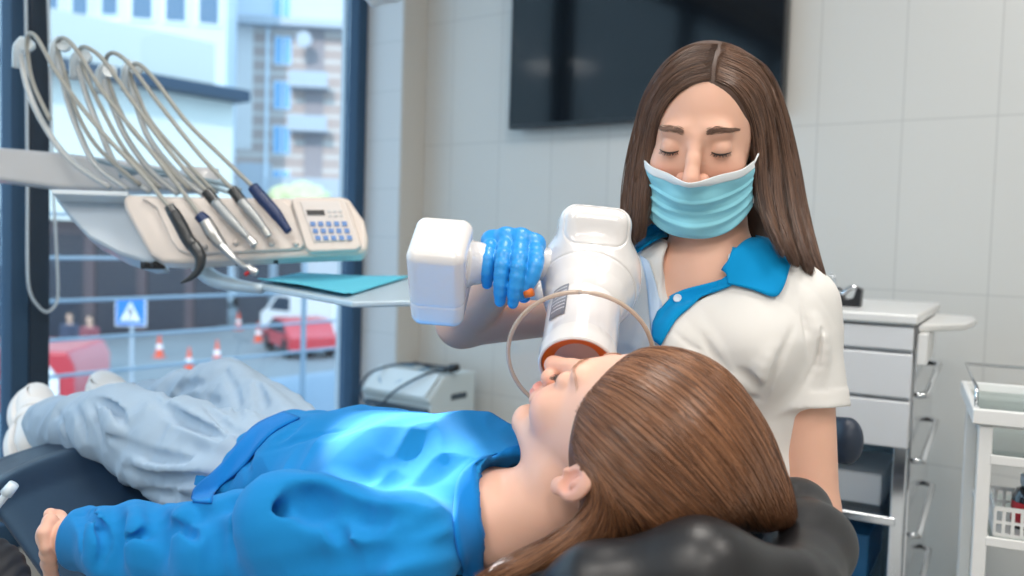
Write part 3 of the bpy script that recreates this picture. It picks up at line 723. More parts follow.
# ------------------------------------------------------------------ assistant
AR = frame((-0.31, -0.33, 0.89), (0.085, 1, 0.0)); AC = P(703, 137, 1.24); AS = 1.035
A_NECK0 = wld((0, 0.020, -0.05), AC, AR, AS); A_NECK1 = P(712, 262, 1.262)
A_SH_R = P(648, 292, 1.30); A_SH_L = P(796, 305, 1.235)            # her right / left shoulder joint
A_CH = P(716, 330, 1.275); A_WAIST = P(722, 470, 1.30); A_HIP = P(724, 590, 1.31)
A_LAT = nrm(A_SH_L - A_SH_R)
A_EL_R = P(462, 322, 1.36); A_WR_R = P(510, 268, 1.185)
A_EL_L = P(810, 510, 1.215); A_WR_L = P(722, 560, 1.10)
def a_body(p):
    d = np.full(len(p), 9.0, np.float32)
    q = loc(p, AC, AR, AS); near = np.abs(q).max(1) < 0.22
    d = np.linalg.norm(q, axis=1) * AS - 0.10
    if near.any(): d[near] = head_sdf(q[near]) * AS
    n = cap(p, A_NECK0, A_NECK1, 0.054, 0.052)
    n = smin(n, cap(p, wld((0.035, 0.035, -0.06), AC, AR, AS), A_NECK1 + C2W((0.018, -0.028, 0.035)), 0.012, 0.009), 0.02)
    n = smin(n, cap(p, wld((-0.035, 0.035, -0.06), AC, AR, AS), A_NECK1 + C2W((-0.018, -0.028, 0.035)), 0.012, 0.009), 0.02)
    d = smin(d, n, 0.022)
    t = etube(p, [A_NECK1 + (A_CH - A_NECK1) * 0.35, A_CH, A_WAIST, A_HIP], [0.10, 0.142, 0.118, 0.155], [0.055, 0.088, 0.080, 0.10], A_LAT, 0.03)
    t = smin(t, chain(p, [A_SH_R, A_NECK1 + C2W((0, -0.018, -0.01)), A_SH_L], [0.044, 0.050, 0.044]), 0.035)
    cl = C2W((0.0, 0, 0.042)); mid = A_NECK1 + C2W((0.0, -0.042, 0.040))
    t = smin(t, cap(p, mid + C2W((-0.012, 0, 0)), A_SH_R + C2W((0.02, 0.02, 0.03)), 0.007, 0.010), 0.016)      # collarbones
    t = smin(t, cap(p, mid + C2W((0.012, 0, 0)), A_SH_L + C2W((-0.02, 0.02, 0.03)), 0.007, 0.010), 0.016)
    d = smin(d, t, 0.03)
    ar = chain(p, [A_SH_R, A_EL_R, A_WR_R, A_WR_R + (P(512, 245, 1.14) - A_WR_R) * .5], [0.046, 0.038, 0.027, 0.024], 0.012)
    al = chain(p, [A_SH_L, A_EL_L, A_WR_L], [0.046, 0.038, 0.026], 0.012)
    return smin(d, smin(ar, al, 0.02), 0.02)
def a_polo(p):
    t = etube(p, [A_NECK1 + (A_CH - A_NECK1) * 0.30, A_CH, A_WAIST, A_HIP], [0.112, 0.156, 0.134, 0.172], [0.068, 0.102, 0.096, 0.118], A_LAT, 0.03)
    t = smin(t, chain(p, [A_SH_R, A_NECK1 + C2W((0, -0.022, -0.012)), A_SH_L], [0.054, 0.056, 0.054]), 0.035)
    t = smin(t, ell(p, P(680, 352, 1.20), (0.052, 0.05, 0.055)), 0.05); t = smin(t, ell(p, P(752, 350, 1.19), (0.052, 0.05, 0.055)), 0.05)
    SLE = A_SH_L + (A_EL_L - A_SH_L) * 0.50
    sl = cap(p, A_SH_L, SLE, 0.054, 0.058)
    axis = nrm(A_EL_L - A_SH_L)
    sl = smax(sl, half(p, SLE, axis), 0.004)
    hem = smax(cap(p, SLE - axis * 0.024, SLE, 0.0585, 0.0605), half(p, SLE, axis), 0.002)
    hem = smax(hem, -half(p, SLE - axis * 0.024, axis), 0.002)
    t = smin(t, sl, 0.014); t = np.minimum(t, hem)
    SRE = A_SH_R + (A_EL_R - A_SH_R) * 0.52; ax2 = nrm(A_EL_R - A_SH_R)
    sr = smax(cap(p, A_SH_R, SRE, 0.054, 0.060), half(p, SRE, ax2), 0.004); sr = smax(sr, -cap(p, SRE - ax2 * .03, SRE + ax2 * .1, .055, .058), .003)
    t = smin(t, sr, 0.014)
    q = (p - A_CH) @ np.column_stack([CR, CU, -CW]).astype(np.float32)
    f = 0.0045 * noise(np.stack([q[:, 0] * 9 + q[:, 1] * 6, q[:, 1] * 5, q[:, 2] * 8], 1), 1.0, 3) + 0.0022 * ridge(np.stack([q[:, 0] * 26 + q[:, 1] * 14, q[:, 1] * 9, q[:, 2] * 14], 1), 1.0, 5)
    t = t + f * 0.8
    # neck opening
    return smax(t, -cap(p, A_NECK1, A_NECK0, 0.060, 0.072), 0.004)
_pc = a_polo; _vq, _vn = hit([704, 693, 682, 670, 661], [248, 268, 286, 301, 317], a_polo); _vr = [0.050, 0.042, 0.029, 0.014, 0.007]
def a_polo(p):
    t = _pc(p); m = np.linalg.norm(p - _vq[1].astype(np.float32), axis=1) < .16
    if m.any(): t[m] = smax(t[m], -chain(p[m], list(_vq), _vr, .01), .003)
    return t

a_polo = folded(a_polo, [([(762, 402), (768, 385), (782, 355), (795, 325)], .006), ([(764, 396), (752, 380), (738, 368)], .007), ([(764, 400), (748, 398), (728, 402)], .006), ([(800, 300), (806, 330), (808, 360)], .004),
    ([(700, 330), (712, 352), (730, 372)], .005), ([(820, 330), (815, 365), (800, 392)], .004), ([(672, 330), (690, 345), (705, 352)], .004)],
    [([(772, 350), (760, 375), (762, 392)], .008), ([(745, 388), (728, 382), (715, 370)], .010), ([(815, 320), (822, 350), (820, 380)], .008)])
assistant = empty('person', (A_HIP[0], A_HIP[1], 0.0), 'woman in white polo shirt with blue collar and face mask, aiming the scanner', 'person')
base_w = (0.76, 0.44, 0.32)
lo = np.minimum.reduce([A_EL_R, A_WR_R, A_HIP, AC, A_WR_L]) - 0.16; hi = np.maximum.reduce([A_EL_R, A_SH_L, AC, A_HIP]) + 0.16
lo[2] = 0.62
body = sdf_obj('body', a_body, lo, hi, 0.0022 * Q, M_SKIN_W, assistant, color=lambda V: skin_color(V, AC, AR, AS, base_w))
sdf_obj('polo_shirt', a_polo, lo, hi, 0.0030 * Q, M_POLO, assistant, 'white short sleeved polo shirt')
def a_skin_polo(p): return np.minimum(a_polo(p), a_body(p))
patch('collar', [(727, 271), (732, 253), (746, 240), (766, 243)], [(728, 285), (752, 292), (777, 298), (790, 262)], a_skin_polo, 0.005, 0.003, M_COLLAR, assistant, 26, 14, 'bright blue shirt collar')
patch('collar', [(663, 222), (652, 230), (640, 240)], [(664, 240), (650, 248), (636, 258)], a_skin_polo, 0.005, 0.003, M_COLLAR, assistant, 20, 8)
patch('placket', [(752, 262), (727, 278), (687, 289), (668, 300), (657, 314), (654, 340)], [(748, 278), (727, 289), (702, 299), (689, 310), (676, 322), (662, 346)], a_skin_polo, 0.003, 0.003, M_COLLAR, assistant, 36, 6, 'bright blue button placket')
patch('placket_facing', [(641, 256), (647, 280), (650, 305), (654, 340)], [(650, 262), (657, 285), (660, 308), (660, 338)], a_polo, 0.002, 0.002, M_PALEBLUE, assistant, 30, 5, 'pale inner facing of the placket')
q, nn = hit([679], [300], a_skin_polo); bt_ = q[0] + nn[0] * 0.0062
lathe('button', bt_, nn[0], [(0, 0), (0, .0052), (.0016, .0058), (.0022, .005), (.0014, .0036), (.0013, 0)], M_BUTTON, assistant, 24, 'small pale button')
# hem stitch line on the sleeve is part of the shirt's mesh; brows and lashes
def head_only_A(p): return head_sdf(loc(p, AC, AR, AS)) * AS
def brow(prnt, fnh, c, R, s, side, m, seed, zz=0.0215, cnt=240):
    rng = np.random.RandomState(seed); V = []; F = []
    for i in range(cnt):
        t = rng.rand(); x = side * (0.013 + 0.031 * t); z = zz + 0.0035 * math.sin(t * 2.6) + rng.randn() * 0.0017 * (1.25 - t * .7)
        d = np.array([side * (0.0065 + .002 * t), 0, 0.0035 * (0.8 - 1.6 * t)]); pts = []
        for k in range(4):
            l = np.array([x, -0.07, z]) + d * k / 3; o = np.array([l[0], -0.13, l[2]]); y = 0.0
            for _ in range(20):
                dd = head_sdf(np.array([[o[0], o[1] + y, o[2]]], np.float32))[0]; y += max(dd, 0) * .9
            pts.append(wld((l[0], o[1] + y - 0.0006 - 0.0004 * k, l[2]), c, R, s))
        ring = tube_np(pts, [0.0003, 0.0004, 0.0003, 0.0001], 3)
        b = len(V) * 1; b = sum(len(v) for v in V); V.append(ring.reshape(-1, 3))
        for r in range(3):
            for j in range(3): F.append((b + r * 3 + j, b + r * 3 + (j + 1) % 3, b + r * 3 + 3 + (j + 1) % 3, b + r * 3 + 3 + j))
    link('eyebrow', from_np('eyebrow', np.concatenate(V), F), m, prnt)
def lashes(prnt, c, R, s, side, m, zl=-0.0055, cnt=46, seed=2, down=0.005):
    rng = np.random.RandomState(seed); V = []; F = []
    def onball(x, z, r=0.0132):
        dx, dz = x * side - side * 0, z + 0.001; xx = x - EYE_X; yy = -math.sqrt(max(r * r - xx * xx * .8 - dz * dz, 0)); return np.array([side * x, EYE_Y + yy, z])
    xs = np.linspace(EYE_X - .0125, EYE_X + .0130, 18); path = [wld(onball(x, zl + 0.0025 * ((x - EYE_X) / .012) ** 2), c, R, s) for x in xs]
    ring = tube_np(path, 0.0014 * np.sin(np.linspace(.25, 2.9, 18)), 5); V.append(ring.reshape(-1, 3))
    for r in range(17):
        for j in range(5): F.append((r * 5 + j, r * 5 + (j + 1) % 5, r * 5 + 5 + (j + 1) % 5, r * 5 + 5 + j))
    for i in range(cnt):
        x = EYE_X - .010 + .0215 * rng.rand(); a = onball(x, zl + 0.0025 * ((x - EYE_X) / .012) ** 2)
        o = np.array([side * (x - EYE_X) * 0.28, -0.0042, -down * .6]); pts = [wld(a + o * t + np.array([0, 0, -0.0006 * math.sin(t * 3)]), c, R, s) for t in (0, .5, 1)]
        ring = tube_np(pts, [.00032, .00022, .00006], 3); b = sum(len(v) for v in V); V.append(ring.reshape(-1, 3))
        for r in range(2):
            for j in range(3): F.append((b + r * 3 + j, b + r * 3 + (j + 1) % 3, b + r * 3 + 3 + (j + 1) % 3, b + r * 3 + 3 + j))
    link('eyelashes', from_np('eyelashes', np.concatenate(V), F), m, prnt)
for sd in (-1, 1):
    brow(assistant, None, AC, AR, AS, sd, M_BROW, 5 + sd); lashes(assistant, AC, AR, AS, sd, M_LASH, seed=4 + sd)

# face mask: a sheet drawn round the lower face in the head's own frame
def mask_sheet(off, u0=0, u1=1, v0=0, v1=1, nu=56, nv=44):
    us = np.linspace(u0, u1, nu); vs = np.linspace(v0, v1, nv); U, Vv = np.meshgrid(us, vs, indexing='ij')
    ang = (U - 0.5) * math.radians(124)
    side = np.abs(U - .5) * 2
    ztop = -0.034 + 0.014 * side ** 1.1; zbot = -0.116 + 0.038 * side ** 2.6
    Z = ztop * (1 - Vv) + zbot * Vv
    dirs = np.stack([np.sin(ang), -np.cos(ang), 0 * ang], -1).reshape(-1, 3); z = Z.reshape(-1)
    o = np.stack([0 * z, 0 * z - 0.01, z], -1); t = np.full(len(z), 0.16)
    for _ in range(60):
        t = np.clip(t - head_sdf((o + dirs * t[:, None]).astype(np.float32)) * 0.7, 0.03, 0.16)
    r = t.reshape(nu, nv); r = np.maximum(r, .076 - .008 * Vv * (1 - side))
    for _ in range(14):                                     # the sheet bridges hollows instead of following them
        s_ = r.copy(); s_[1:-1] = np.maximum(r[1:-1], (r[:-2] + r[2:]) / 2); s_[:, 1:-1] = np.maximum(s_[:, 1:-1], (s_[:, :-2] + s_[:, 2:]) / 2); r = s_
    for _ in range(3):
        s_ = r.copy(); s_[1:-1] = (r[:-2] + r[2:] + 2 * r[1:-1]) / 4; r = s_; s_ = r.copy(); s_[:, 1:-1] = (r[:, :-2] + r[:, 2:] + 2 * r[:, 1:-1]) / 4; r = s_
    edge = np.minimum(1, (1 - side) / 0.12)
    # three horizontal pleats, flatter towards the middle edge strips
    pl = np.zeros_like(r)
    for c_, w_ in ((0.36, .11), (0.56, .11), (0.76, .11)):
        x = (Vv - c_) / w_; pl += np.where((x > 0) & (x < 1), (1 - x) ** 1.0, 0) * np.clip((x + .0) * 12, 0, 1)
    r = r + off + 0.0035 * pl * (0.35 + 0.65 * edge) + 0.0015 * noise(np.stack([U.ravel() * 6, Vv.ravel() * 5, 0 * z], 1), 1, 8).reshape(nu, nv)
    q = o + dirs * r.reshape(-1, 1)
    return np.array([wld(x, AC, AR, AS) for x in q]).reshape(nu, nv, 3)
def sheet_obj(name, T, Bt, m, parent, label=None):
    nu, nv = T.shape[:2]; bm = bmesh.new()
    A = [[bm.verts.new(tuple(T[i, j])) for j in range(nv)] for i in range(nu)]; D = [[bm.verts.new(tuple(Bt[i, j])) for j in range(nv)] for i in range(nu)]
    for i in range(nu - 1):
        for j in range(nv - 1): bm.faces.new((A[i][j], A[i + 1][j], A[i + 1][j + 1], A[i][j + 1])); bm.faces.new((D[i][j], D[i][j + 1], D[i + 1][j + 1], D[i + 1][j]))
    for i in range(nu - 1):
        for j in (0, nv - 1): bm.faces.new((A[i][j], A[i + 1][j], D[i + 1][j], D[i][j]))
    for j in range(nv - 1):
        for i in (0, nu - 1): bm.faces.new((A[i][j], A[i][j + 1], D[i][j + 1], D[i][j]))
    return link(name, bm_mesh(bm, name), m, parent, label=label)
MT = mask_sheet(0.0050); MB_ = mask_sheet(0.0042)
fmask = sheet_obj('face_mask', MT, MB_, M_MASK, assistant, 'pleated pale blue surgical mask')
sheet_obj('mask_edge', mask_sheet(0.0056, v0=-0.005, v1=0.125, nv=8), mask_sheet(0.0040, v0=-0.005, v1=0.125, nv=8), M_MASKW, fmask, 'white top border of the mask')
for sd, i in ((1, -1), (-1, 0)):
    ear = wld((sd * 0.083, 0.028, 0.004), AC, AR, AS); ear2 = wld((sd * 0.080, 0.030, -0.02), AC, AR, AS)
    a0 = MT[i, 2]; a1 = MT[i, -4]
    tube('ear_loop', [a0, wld((sd * 0.0815, -0.005, 0.004), AC, AR, AS), wld((sd * 0.086, 0.022, 0.016), AC, AR, AS), wld((sd * .086, .036, .0), AC, AR, AS), wld((sd * .081, .026, -.030), AC, AR, AS), a1], 0.0013, M_MASKW, fmask, 8, n=40)

# ---- seated lower body
_f = nrm(C2W((0, 0, 1)) * [1, 1, 0]); _s = nrm(A_LAT * [1, 1, 0]); _hp = np.array([A_HIP[0], A_HIP[1], 0])
def a_legs(p):
    d = ell(p, _hp + ZX * .60, (.175, .135, .095))
    for k in (-1, 1):
        h = _hp + _s * k * .09 + ZX * .585; kn = h + _f * .30 + _s * k * .13 - ZX * .05; an = kn + _f * .02 + _s * k * .03; an = np.array([an[0], an[1], .10])
        d = smin(d, chain(p, [h, kn, (kn + an) / 2, an], [.088, .066, .058, .050], .02), .03)
    return d - .004 * noise(p, 14, 71)
sdf_obj('trousers', a_legs, _hp + [-.45, -.55, .0], _hp + [.45, .3, .75], .006, mat('white trousers', (.66, .67, .68), .85, bump=.2, bscale=900), assistant, 'white work trousers')
for k in (-1, 1):
    an = _hp + _s * k * .25 + _f * .32
    sdf_obj('shoe', lambda p: smax(smin(ell(p, an + ZX * .05, (.045, .055, .05)), cap(p, an + ZX * .035, an + _f * .13 + ZX * .03, .042, .036), .03), .002 - p[:, 2], .003), an + [-.25, -.25, -.02], an + [.25, .25, .2], .006, M_MASKW, assistant)
# ---- hair of the assistant
M_HAIR_A = hair_mat('brown hair', (0.05, 0.024, 0.016), (0.19, 0.105, 0.068), 0.32)
M_HAIRV_A = mat('brown hair mass', (0.075, 0.040, 0.027), 0.5, var=0.25, vscale=60)
def W3(px, py, d): return P(px, py, d)
hairR = [  # image-right side, ordered front edge -> outer edge
    [(716, 81), (732, 88), (748, 111), (757, 148), (762, 205), (782, 254)],
    [(717, 68), (750, 84), (766, 115), (772, 160), (776, 212), (795, 264)],
    [(719, 58), (757, 76), (775, 115), (785, 170), (793, 222), (810, 272)],
    [(723, 51), (760, 66), (779, 108), (792, 168), (803, 228), (822, 280)],
    [(722, 45), (764, 58), (785, 100), (797, 165), (808, 228), (824, 282)]]
dR = [[1.165, 1.172, 1.19, 1.205, 1.195, 1.165], [1.175, 1.185, 1.205, 1.22, 1.205, 1.175], [1.19, 1.205, 1.235, 1.245, 1.225, 1.19], [1.215, 1.24, 1.27, 1.275, 1.25, 1.215]]
hairL = [
    [(710, 80), (684, 87), (662, 108), (653, 140), (648, 185), (643, 236)],
    [(710, 70), (679, 80), (656, 108), (647, 145), (641, 190), (637, 240)],
    [(712, 60), (678, 70), (651, 104), (641, 150), (635, 198), (632, 246)],
    [(714, 52), (682, 60), (650, 98), (637, 148), (629, 200), (627, 250)],
    [(717, 46), (682, 52), (646, 92), (632, 148), (625, 200), (625, 252)]]
dL = [[1.165, 1.17, 1.19, 1.22, 1.225, 1.225], [1.175, 1.182, 1.205, 1.235, 1.24, 1.235], [1.19, 1.20, 1.23, 1.255, 1.26, 1.255], [1.215, 1.235, 1.26, 1.28, 1.28, 1.27]]
GR3 = [[W3(*a, d) for a, d in zip(g, dd)] for g, dd in zip(hairR, dR)]
GL3 = [[W3(*a, d) for a, d in zip(g, dd)] for g, dd in zip(hairL, dL)]
def a_hair(p):
    q = loc(p, AC, AR, AS)
    d = ell(q, (0, 0.022, 0.034), (0.0785, 0.096, 0.0885))
    d = smax(d, half(q, (0, -0.040, 0.0), (0, -1, -.10)) - .045 * np.clip(q[:, 2] / .08, 0, 1), 0.008)   # keeps what lies behind the hairline
    d = smax(d, -ell(q, (0, -0.098, 0.012), (0.072, 0.070, 0.070)), 0.008)
    d = smin(d, chain(q, [(0.0, 0.07, 0.03), (0, 0.085, -0.08), (0, 0.085, -0.2)], [0.06, 0.06, 0.05]), 0.03)
    mq = np.stack([np.abs(q[:, 0]), q[:, 1], q[:, 2]], 1); d = smin(d, chain(mq, [(.055, .045, .0), (.064, .045, -.08), (.072, .055, -.16)], [.022, .026, .022]), .02) * AS
    for G in (GR3, GL3):
        for g in G:
            g = catmull(g, 11); e = chain(p, list(g[2:]), [0.005, 0.006, 0.007, 0.008, 0.009, 0.010, 0.009, 0.007, 0.004], 0.006); d = smin(d, e, 0.013)
    part = cap(q, (0, -0.10, 0.078), (0.0, 0.03, 0.1235), 0.0015, 0.0008)
    d = smax(d, -part, 0.004)
    return d
hl = np.array([AC[0] - .14, AC[1] - .16, AC[2] - .30]); hh = np.array([AC[0] + .20, AC[1] + .20, AC[2] + .15])
hair_a = sdf_obj('hair', a_hair, hl, hh, 0.003 * Q, M_HAIRV_A, assistant, 'long straight brown hair parted in the middle')
strands('hair_strands', hairR, a_hair, int(2600 / Q), M_HAIR_A, hair_a, 1, 0.00055, 26, 2.2, (-0.0005, 0.002))
strands('hair_strands', hairL, a_hair, int(2000 / Q), M_HAIR_A, hair_a, 2, 0.00055, 26, 1.8, (-0.0005, 0.002))

# ---- gloved hand over the handle
HK = [((492, 242), (488, 256), (487, 270), (487, 284)), ((506, 240), (503, 260), (501, 281), (500, 301)),
      ((521, 241), (519, 262), (516, 284), (513, 303)), ((535, 246), (536, 262), (531, 279), (522, 295))]
HD = [(1.118, 1.083, 1.078, 1.088), (1.105, 1.070, 1.064, 1.072), (1.098, 1.062, 1.056, 1.064), (1.10, 1.066, 1.060, 1.066)]
HR = [(0.0095, 0.0088, 0.0079, 0.0064), (0.0098, 0.0092, 0.0083, 0.0068), (0.0098, 0.0093, 0.0084, 0.0069), (0.0096, 0.0090, 0.0080, 0.0066)]
def a_glove(p):
    d = None
    for k, dd, rr in zip(HK, HD, HR):
        pts = [P(a, b, c) for (a, b), c in zip(k, dd)]
        pts = catmull(pts, 8); e = chain(p, list(pts), np.interp(np.linspace(0, 3, 8), range(4), rr), 0.004)
        d = e if d is None else smin(d, e, 0.0022)
    kn = [P(k[0][0], k[0][1], c[0]) for k, c in zip(HK, HD)]
    wr = P(516, 262, 1.185)
    kq = [k + C2W((0, .003, -.006)) for k in kn]; d = smin(d, chain(p, kq, [.0115, .0125, .0125, .0115], .004), .005)
    for k in kn: d = smin(d, cap(p, k + C2W((0, .002, -.006)), wr + (k - wr) * 0.15, 0.0125, 0.022), 0.007)
    d = smin(d, cap(p, wr + (wr - kn[1]) * .0, wr + (A_EL_R - wr) * 0.22, 0.0265, 0.0300), 0.012)
    th = [P(524, 268, 1.150), P(516, 288, 1.125), P(524, 296, 1.095)]
    d = smin(d, chain(p, th, [0.015, 0.0115, 0.0085], 0.004), 0.006)
    return d + 0.0005 * noise(p, 70, 4)
gl = P(500, 270, 1.12)
sdf_obj('glove', a_glove, gl - np.array([.10, .12, .12]), gl + np.array([.10, .22, .12]), 0.0013 * Q, M_GLOVE, assistant, 'blue nitrile glove gripping the scanner handle')
# ------------------------------------------------------------------ patient on the chair
M_SWEAT = mat('blue sweatshirt', (0.010, 0.215, 0.54), 0.9, bump=0.5, bscale=1100, sheen=0.06, spec=0.15, bdist=0.0008, var=0.06, vscale=12)
M_RIB = mat('blue ribbing', (0.006, 0.19, 0.56), 0.9, bump=0.5, bscale=900, sheen=0.06, spec=0.15, bdist=0.0008)
M_TROUSER = mat('pale grey blue cotton', (0.36, 0.47, 0.59), 0.88, bump=0.3, bscale=1300, sheen=0.06, spec=0.15, bdist=0.0006, var=0.05, vscale=10)
M_SHOE = mat('white shoe', (0.86, 0.86, 0.86), 0.6, bump=0.2, bscale=600, bdist=0.0006)
M_SOLE = mat('shoe sole', (0.80, 0.80, 0.80), 0.55)
M_HAIR_G = hair_mat('auburn hair', (0.085, 0.034, 0.017), (0.38, 0.175, 0.085), 0.34)
M_HAIRV_G = mat('auburn hair mass', (0.11, 0.046, 0.022), 0.5, var=0.25, vscale=60)
BLAT = nrm([-0.74, -0.67, 0.0])                    # across the body, towards the camera
GR = frame((-0.42, 0.855, -0.29), (0.60, 0.495, 0.62)); GS = 1.035
GC = P(573, 482, 0.885) - GR @ (np.array([0.078, 0.018, -0.010]) * GS)
G_NB = P(508, 522, 0.985); G_CH = P(430, 492, 1.10); G_BE = P(350, 482, 1.235); G_PE = P(290, 476, 1.345)
G_SHN = P(405, 548, 0.905); G_ELN = P(235, 556, 0.985); G_WRN = P(76, 540, 1.10)
G_HPN = P(265, 482, 1.29); G_HPF = P(303, 468, 1.41)
G_KNN = P(118, 428, 1.53); G_ANN = P(50, 424, 1.80); G_KNF = P(228, 397, 1.70); G_ANF = P(142, 404, 1.96)
def g_body(p):
    q = loc(p, GC, GR, GS); near = np.abs(q).max(1) < 0.22
    d = np.linalg.norm(q, axis=1) * GS - 0.10
    if near.any(): d[near] = head_sdf(q[near], True) * GS
    n = cap(p, wld((0, 0.022, -0.045), GC, GR, GS), G_NB, 0.047, 0.050)
    d = smin(d, n, 0.022)
    t = etube(p, [G_NB + (G_CH - G_NB) * .2, G_CH, G_BE, G_PE], [.11, .125, .11, .13], [.045, .070, .066, .075], BLAT, .03)
    d = smin(d, t, 0.03)
    ar = chain(p, [G_SHN, G_ELN, G_WRN], [0.042, 0.034, 0.023], 0.012)
    d = smin(d, ar, 0.02)
    fs = G_NB + (G_CH - G_NB) * .3 - BLAT * .13
    d = smin(d, chain(p, [fs, fs - BLAT * .05 + (G_PE - G_CH) * 1.0, G_PE - BLAT * .16 + [0, 0, .01]], [.042, .034, .023], .01), .02)
    # hand resting on the pad
    w = G_WRN; pm = P(55, 535, 1.115)
    d = smin(d, cap(p, w, pm, 0.021, 0.022), 0.01)
    for k, (o, ln) in enumerate(((0, 1.0), (1, 1.1), (2, 1.05), (3, 0.85))):
        k0 = P(50 + o * 1.0, 521 + o * 10, 1.10 + .006 * o); k1 = P(44 + o * 1.2, 533 + o * 10, 1.088 + .006 * o); k2 = P(46 + o * 1.5, 548 + o * 9, 1.085 + .006 * o); k3 = P(52 + o, 560 + o * 8, 1.092 + .006 * o)
        d = smin(d, chain(p, [pm + (k0 - pm) * .5, k0, k1, k2, k3], [.010, .0086, .0080, .0070, .0058], .003), .0035)
    d = smin(d, chain(p, [w, P(58, 518, 1.13), P(50, 514, 1.12)], [.014, .0095, .0075], .004), .006)
    for (h_, k_, a_) in ((G_HPN, G_KNN, G_ANN), (G_HPF, G_KNF, G_ANF)):
        d = smin(d, chain(p, [h_, k_, a_], [0.062, 0.045, 0.030], .01), .02)
    return d
def g_sweat(p):
    t = etube(p, [G_NB + (G_CH - G_NB) * .22, G_CH, G_BE, G_PE + (G_BE - G_PE) * .1], [.150, .160, .150, .160], [.062, .092, .092, .088], BLAT, .03)
    sl = chain(p, [G_SHN, G_SHN + (G_ELN - G_SHN) * .55 + [0, 0, .012], G_ELN, G_ELN + (G_WRN - G_ELN) * .6, G_WRN + (G_ELN - G_WRN) * .02], [.056, .064, .056, .052, .037], .02)
    cuffax = nrm(G_WRN - G_ELN); sl = smax(sl, half(p, G_WRN - cuffax * .002, cuffax), .008)
    fs = G_NB + (G_CH - G_NB) * .3 - BLAT * .13
    sf = chain(p, [fs, fs - BLAT * .05 + (G_PE - G_CH) * 1.0, G_PE - BLAT * .16 + [0, 0, .01]], [.056, .050, .042], .02)
    t = smin(t, sl, .028); t = smin(t, sf, .03)
    # hem plane across the hips
    hx = nrm(G_PE - G_CH); t = smax(t, half(p, P(252, 462, 1.30), hx + BLAT * .10), .012)
    q = p @ np.column_stack([hx, BLAT, [0, 0, 1]]).astype(np.float32)
    f = 0.008 * noise(np.stack([q[:, 0] * 8, q[:, 1] * 9, q[:, 2] * 7], 1), 1, 21) + 0.0065 * ridge(np.stack([q[:, 0] * 13 + q[:, 1] * 8, q[:, 1] * 8 - q[:, 0] * 4, q[:, 2] * 9], 1), 1, 22)
    f = f + 0.0028 * ridge(np.stack([q[:, 0] * 26 + q[:, 1] * 10, q[:, 1] * 15, q[:, 2] * 18], 1), 1, 23)
    t = t - f * 0.9 + .003
    # neck hole
    t = smax(t, -cap(p, G_NB + (G_CH - G_NB) * .10, wld((0, .02, -.05), GC, GR, GS), .066, .07), .004)
    return t
def g_trouser(p):
    w = etube(p, [G_BE + (G_PE - G_BE) * .4, G_PE], [.13, .15], [.078, .084], BLAT, .02)
    near = chain(p, [G_HPN, G_HPN + (G_KNN - G_HPN) * .5, G_KNN, G_KNN + (G_ANN - G_KNN) * .5, G_ANN], [.094, .083, .066, .056, .050], .02)
    far = chain(p, [G_HPF, G_HPF + (G_KNF - G_HPF) * .5, G_KNF, G_KNF + (G_ANF - G_KNF) * .5, G_ANF], [.080, .074, .064, .055, .046], .02)
    near = smax(near, half(p, G_ANN, nrm(G_ANN - G_KNN)), .006); near = smax(near, -cap(p, G_ANN - nrm(G_ANN - G_KNN) * .04, G_ANN + nrm(G_ANN - G_KNN) * .04, .042), .004)
    far = smax(far, half(p, G_ANF, nrm(G_ANF - G_KNF)), .006)
    d = smin(w, smin(near, far, .02), .03)
    ax = nrm(G_KNN - G_HPN); q = p @ np.column_stack([ax, BLAT, [0, 0, 1]]).astype(np.float32)
    f = .007 * noise(q * np.array([9, 13, 13], np.float32), 1, 31) + .0055 * ridge(np.stack([q[:, 0] * 16 + q[:, 2] * 14, q[:, 1] * 10, q[:, 2] * 14 - q[:, 0] * 8], 1), 1, 33) + .002 * ridge(q * np.array([34, 26, 26], np.float32), 1, 35)
    d = d - f * .8
    return d

g_sweat = folded(g_sweat, [
    ([(298, 503), (316, 508), (338, 513)], 0.0175), ([(300, 504), (284, 512), (262, 520), (244, 530)], 0.0100), ([(320, 508), (338, 530), (345, 556)], 0.0090), ([(335, 512), (380, 521), (425, 516)], 0.0125),
    ([(190, 522), (215, 511), (245, 499), (258, 492)], 0.0112), ([(238, 450), (232, 468), (224, 492)], 0.0100), ([(262, 428), (250, 452), (246, 482)], 0.0100),
    ([(352, 428), (305, 438), (264, 452)], 0.0070), ([(262, 492), (242, 522), (234, 560)], 0.0088),
    ([(150, 505), (165, 535), (160, 568)], 0.0125), ([(112, 505), (122, 535), (118, 568)], 0.0112), ([(198, 506), (216, 538), (210, 572)], 0.0112),
    ([(462, 545), (400, 548), (350, 560), (300, 566)], 0.0150), ([(450, 518), (402, 534), (352, 530)], 0.0112), ([(80, 508), (86, 530), (80, 560)], 0.0090), ([(135, 540), (175, 530), (205, 540)], 0.0080), ([(92, 515), (108, 540), (100, 570)], 0.0070), ([(300, 416), (292, 430), (272, 444)], 0.0088)],
    [([(268, 492), (262, 515), (262, 545)], 0.0275), ([(285, 495), (322, 497), (372, 506)], 0.0187), ([(132, 510), (141, 536), (138, 566)], 0.0163), ([(180, 508), (190, 540), (186, 570)], 0.0175), ([(92, 508), (98, 532), (95, 560)], 0.0150), ([(330, 522), (380, 534), (430, 532)], 0.0200)], off=.50)
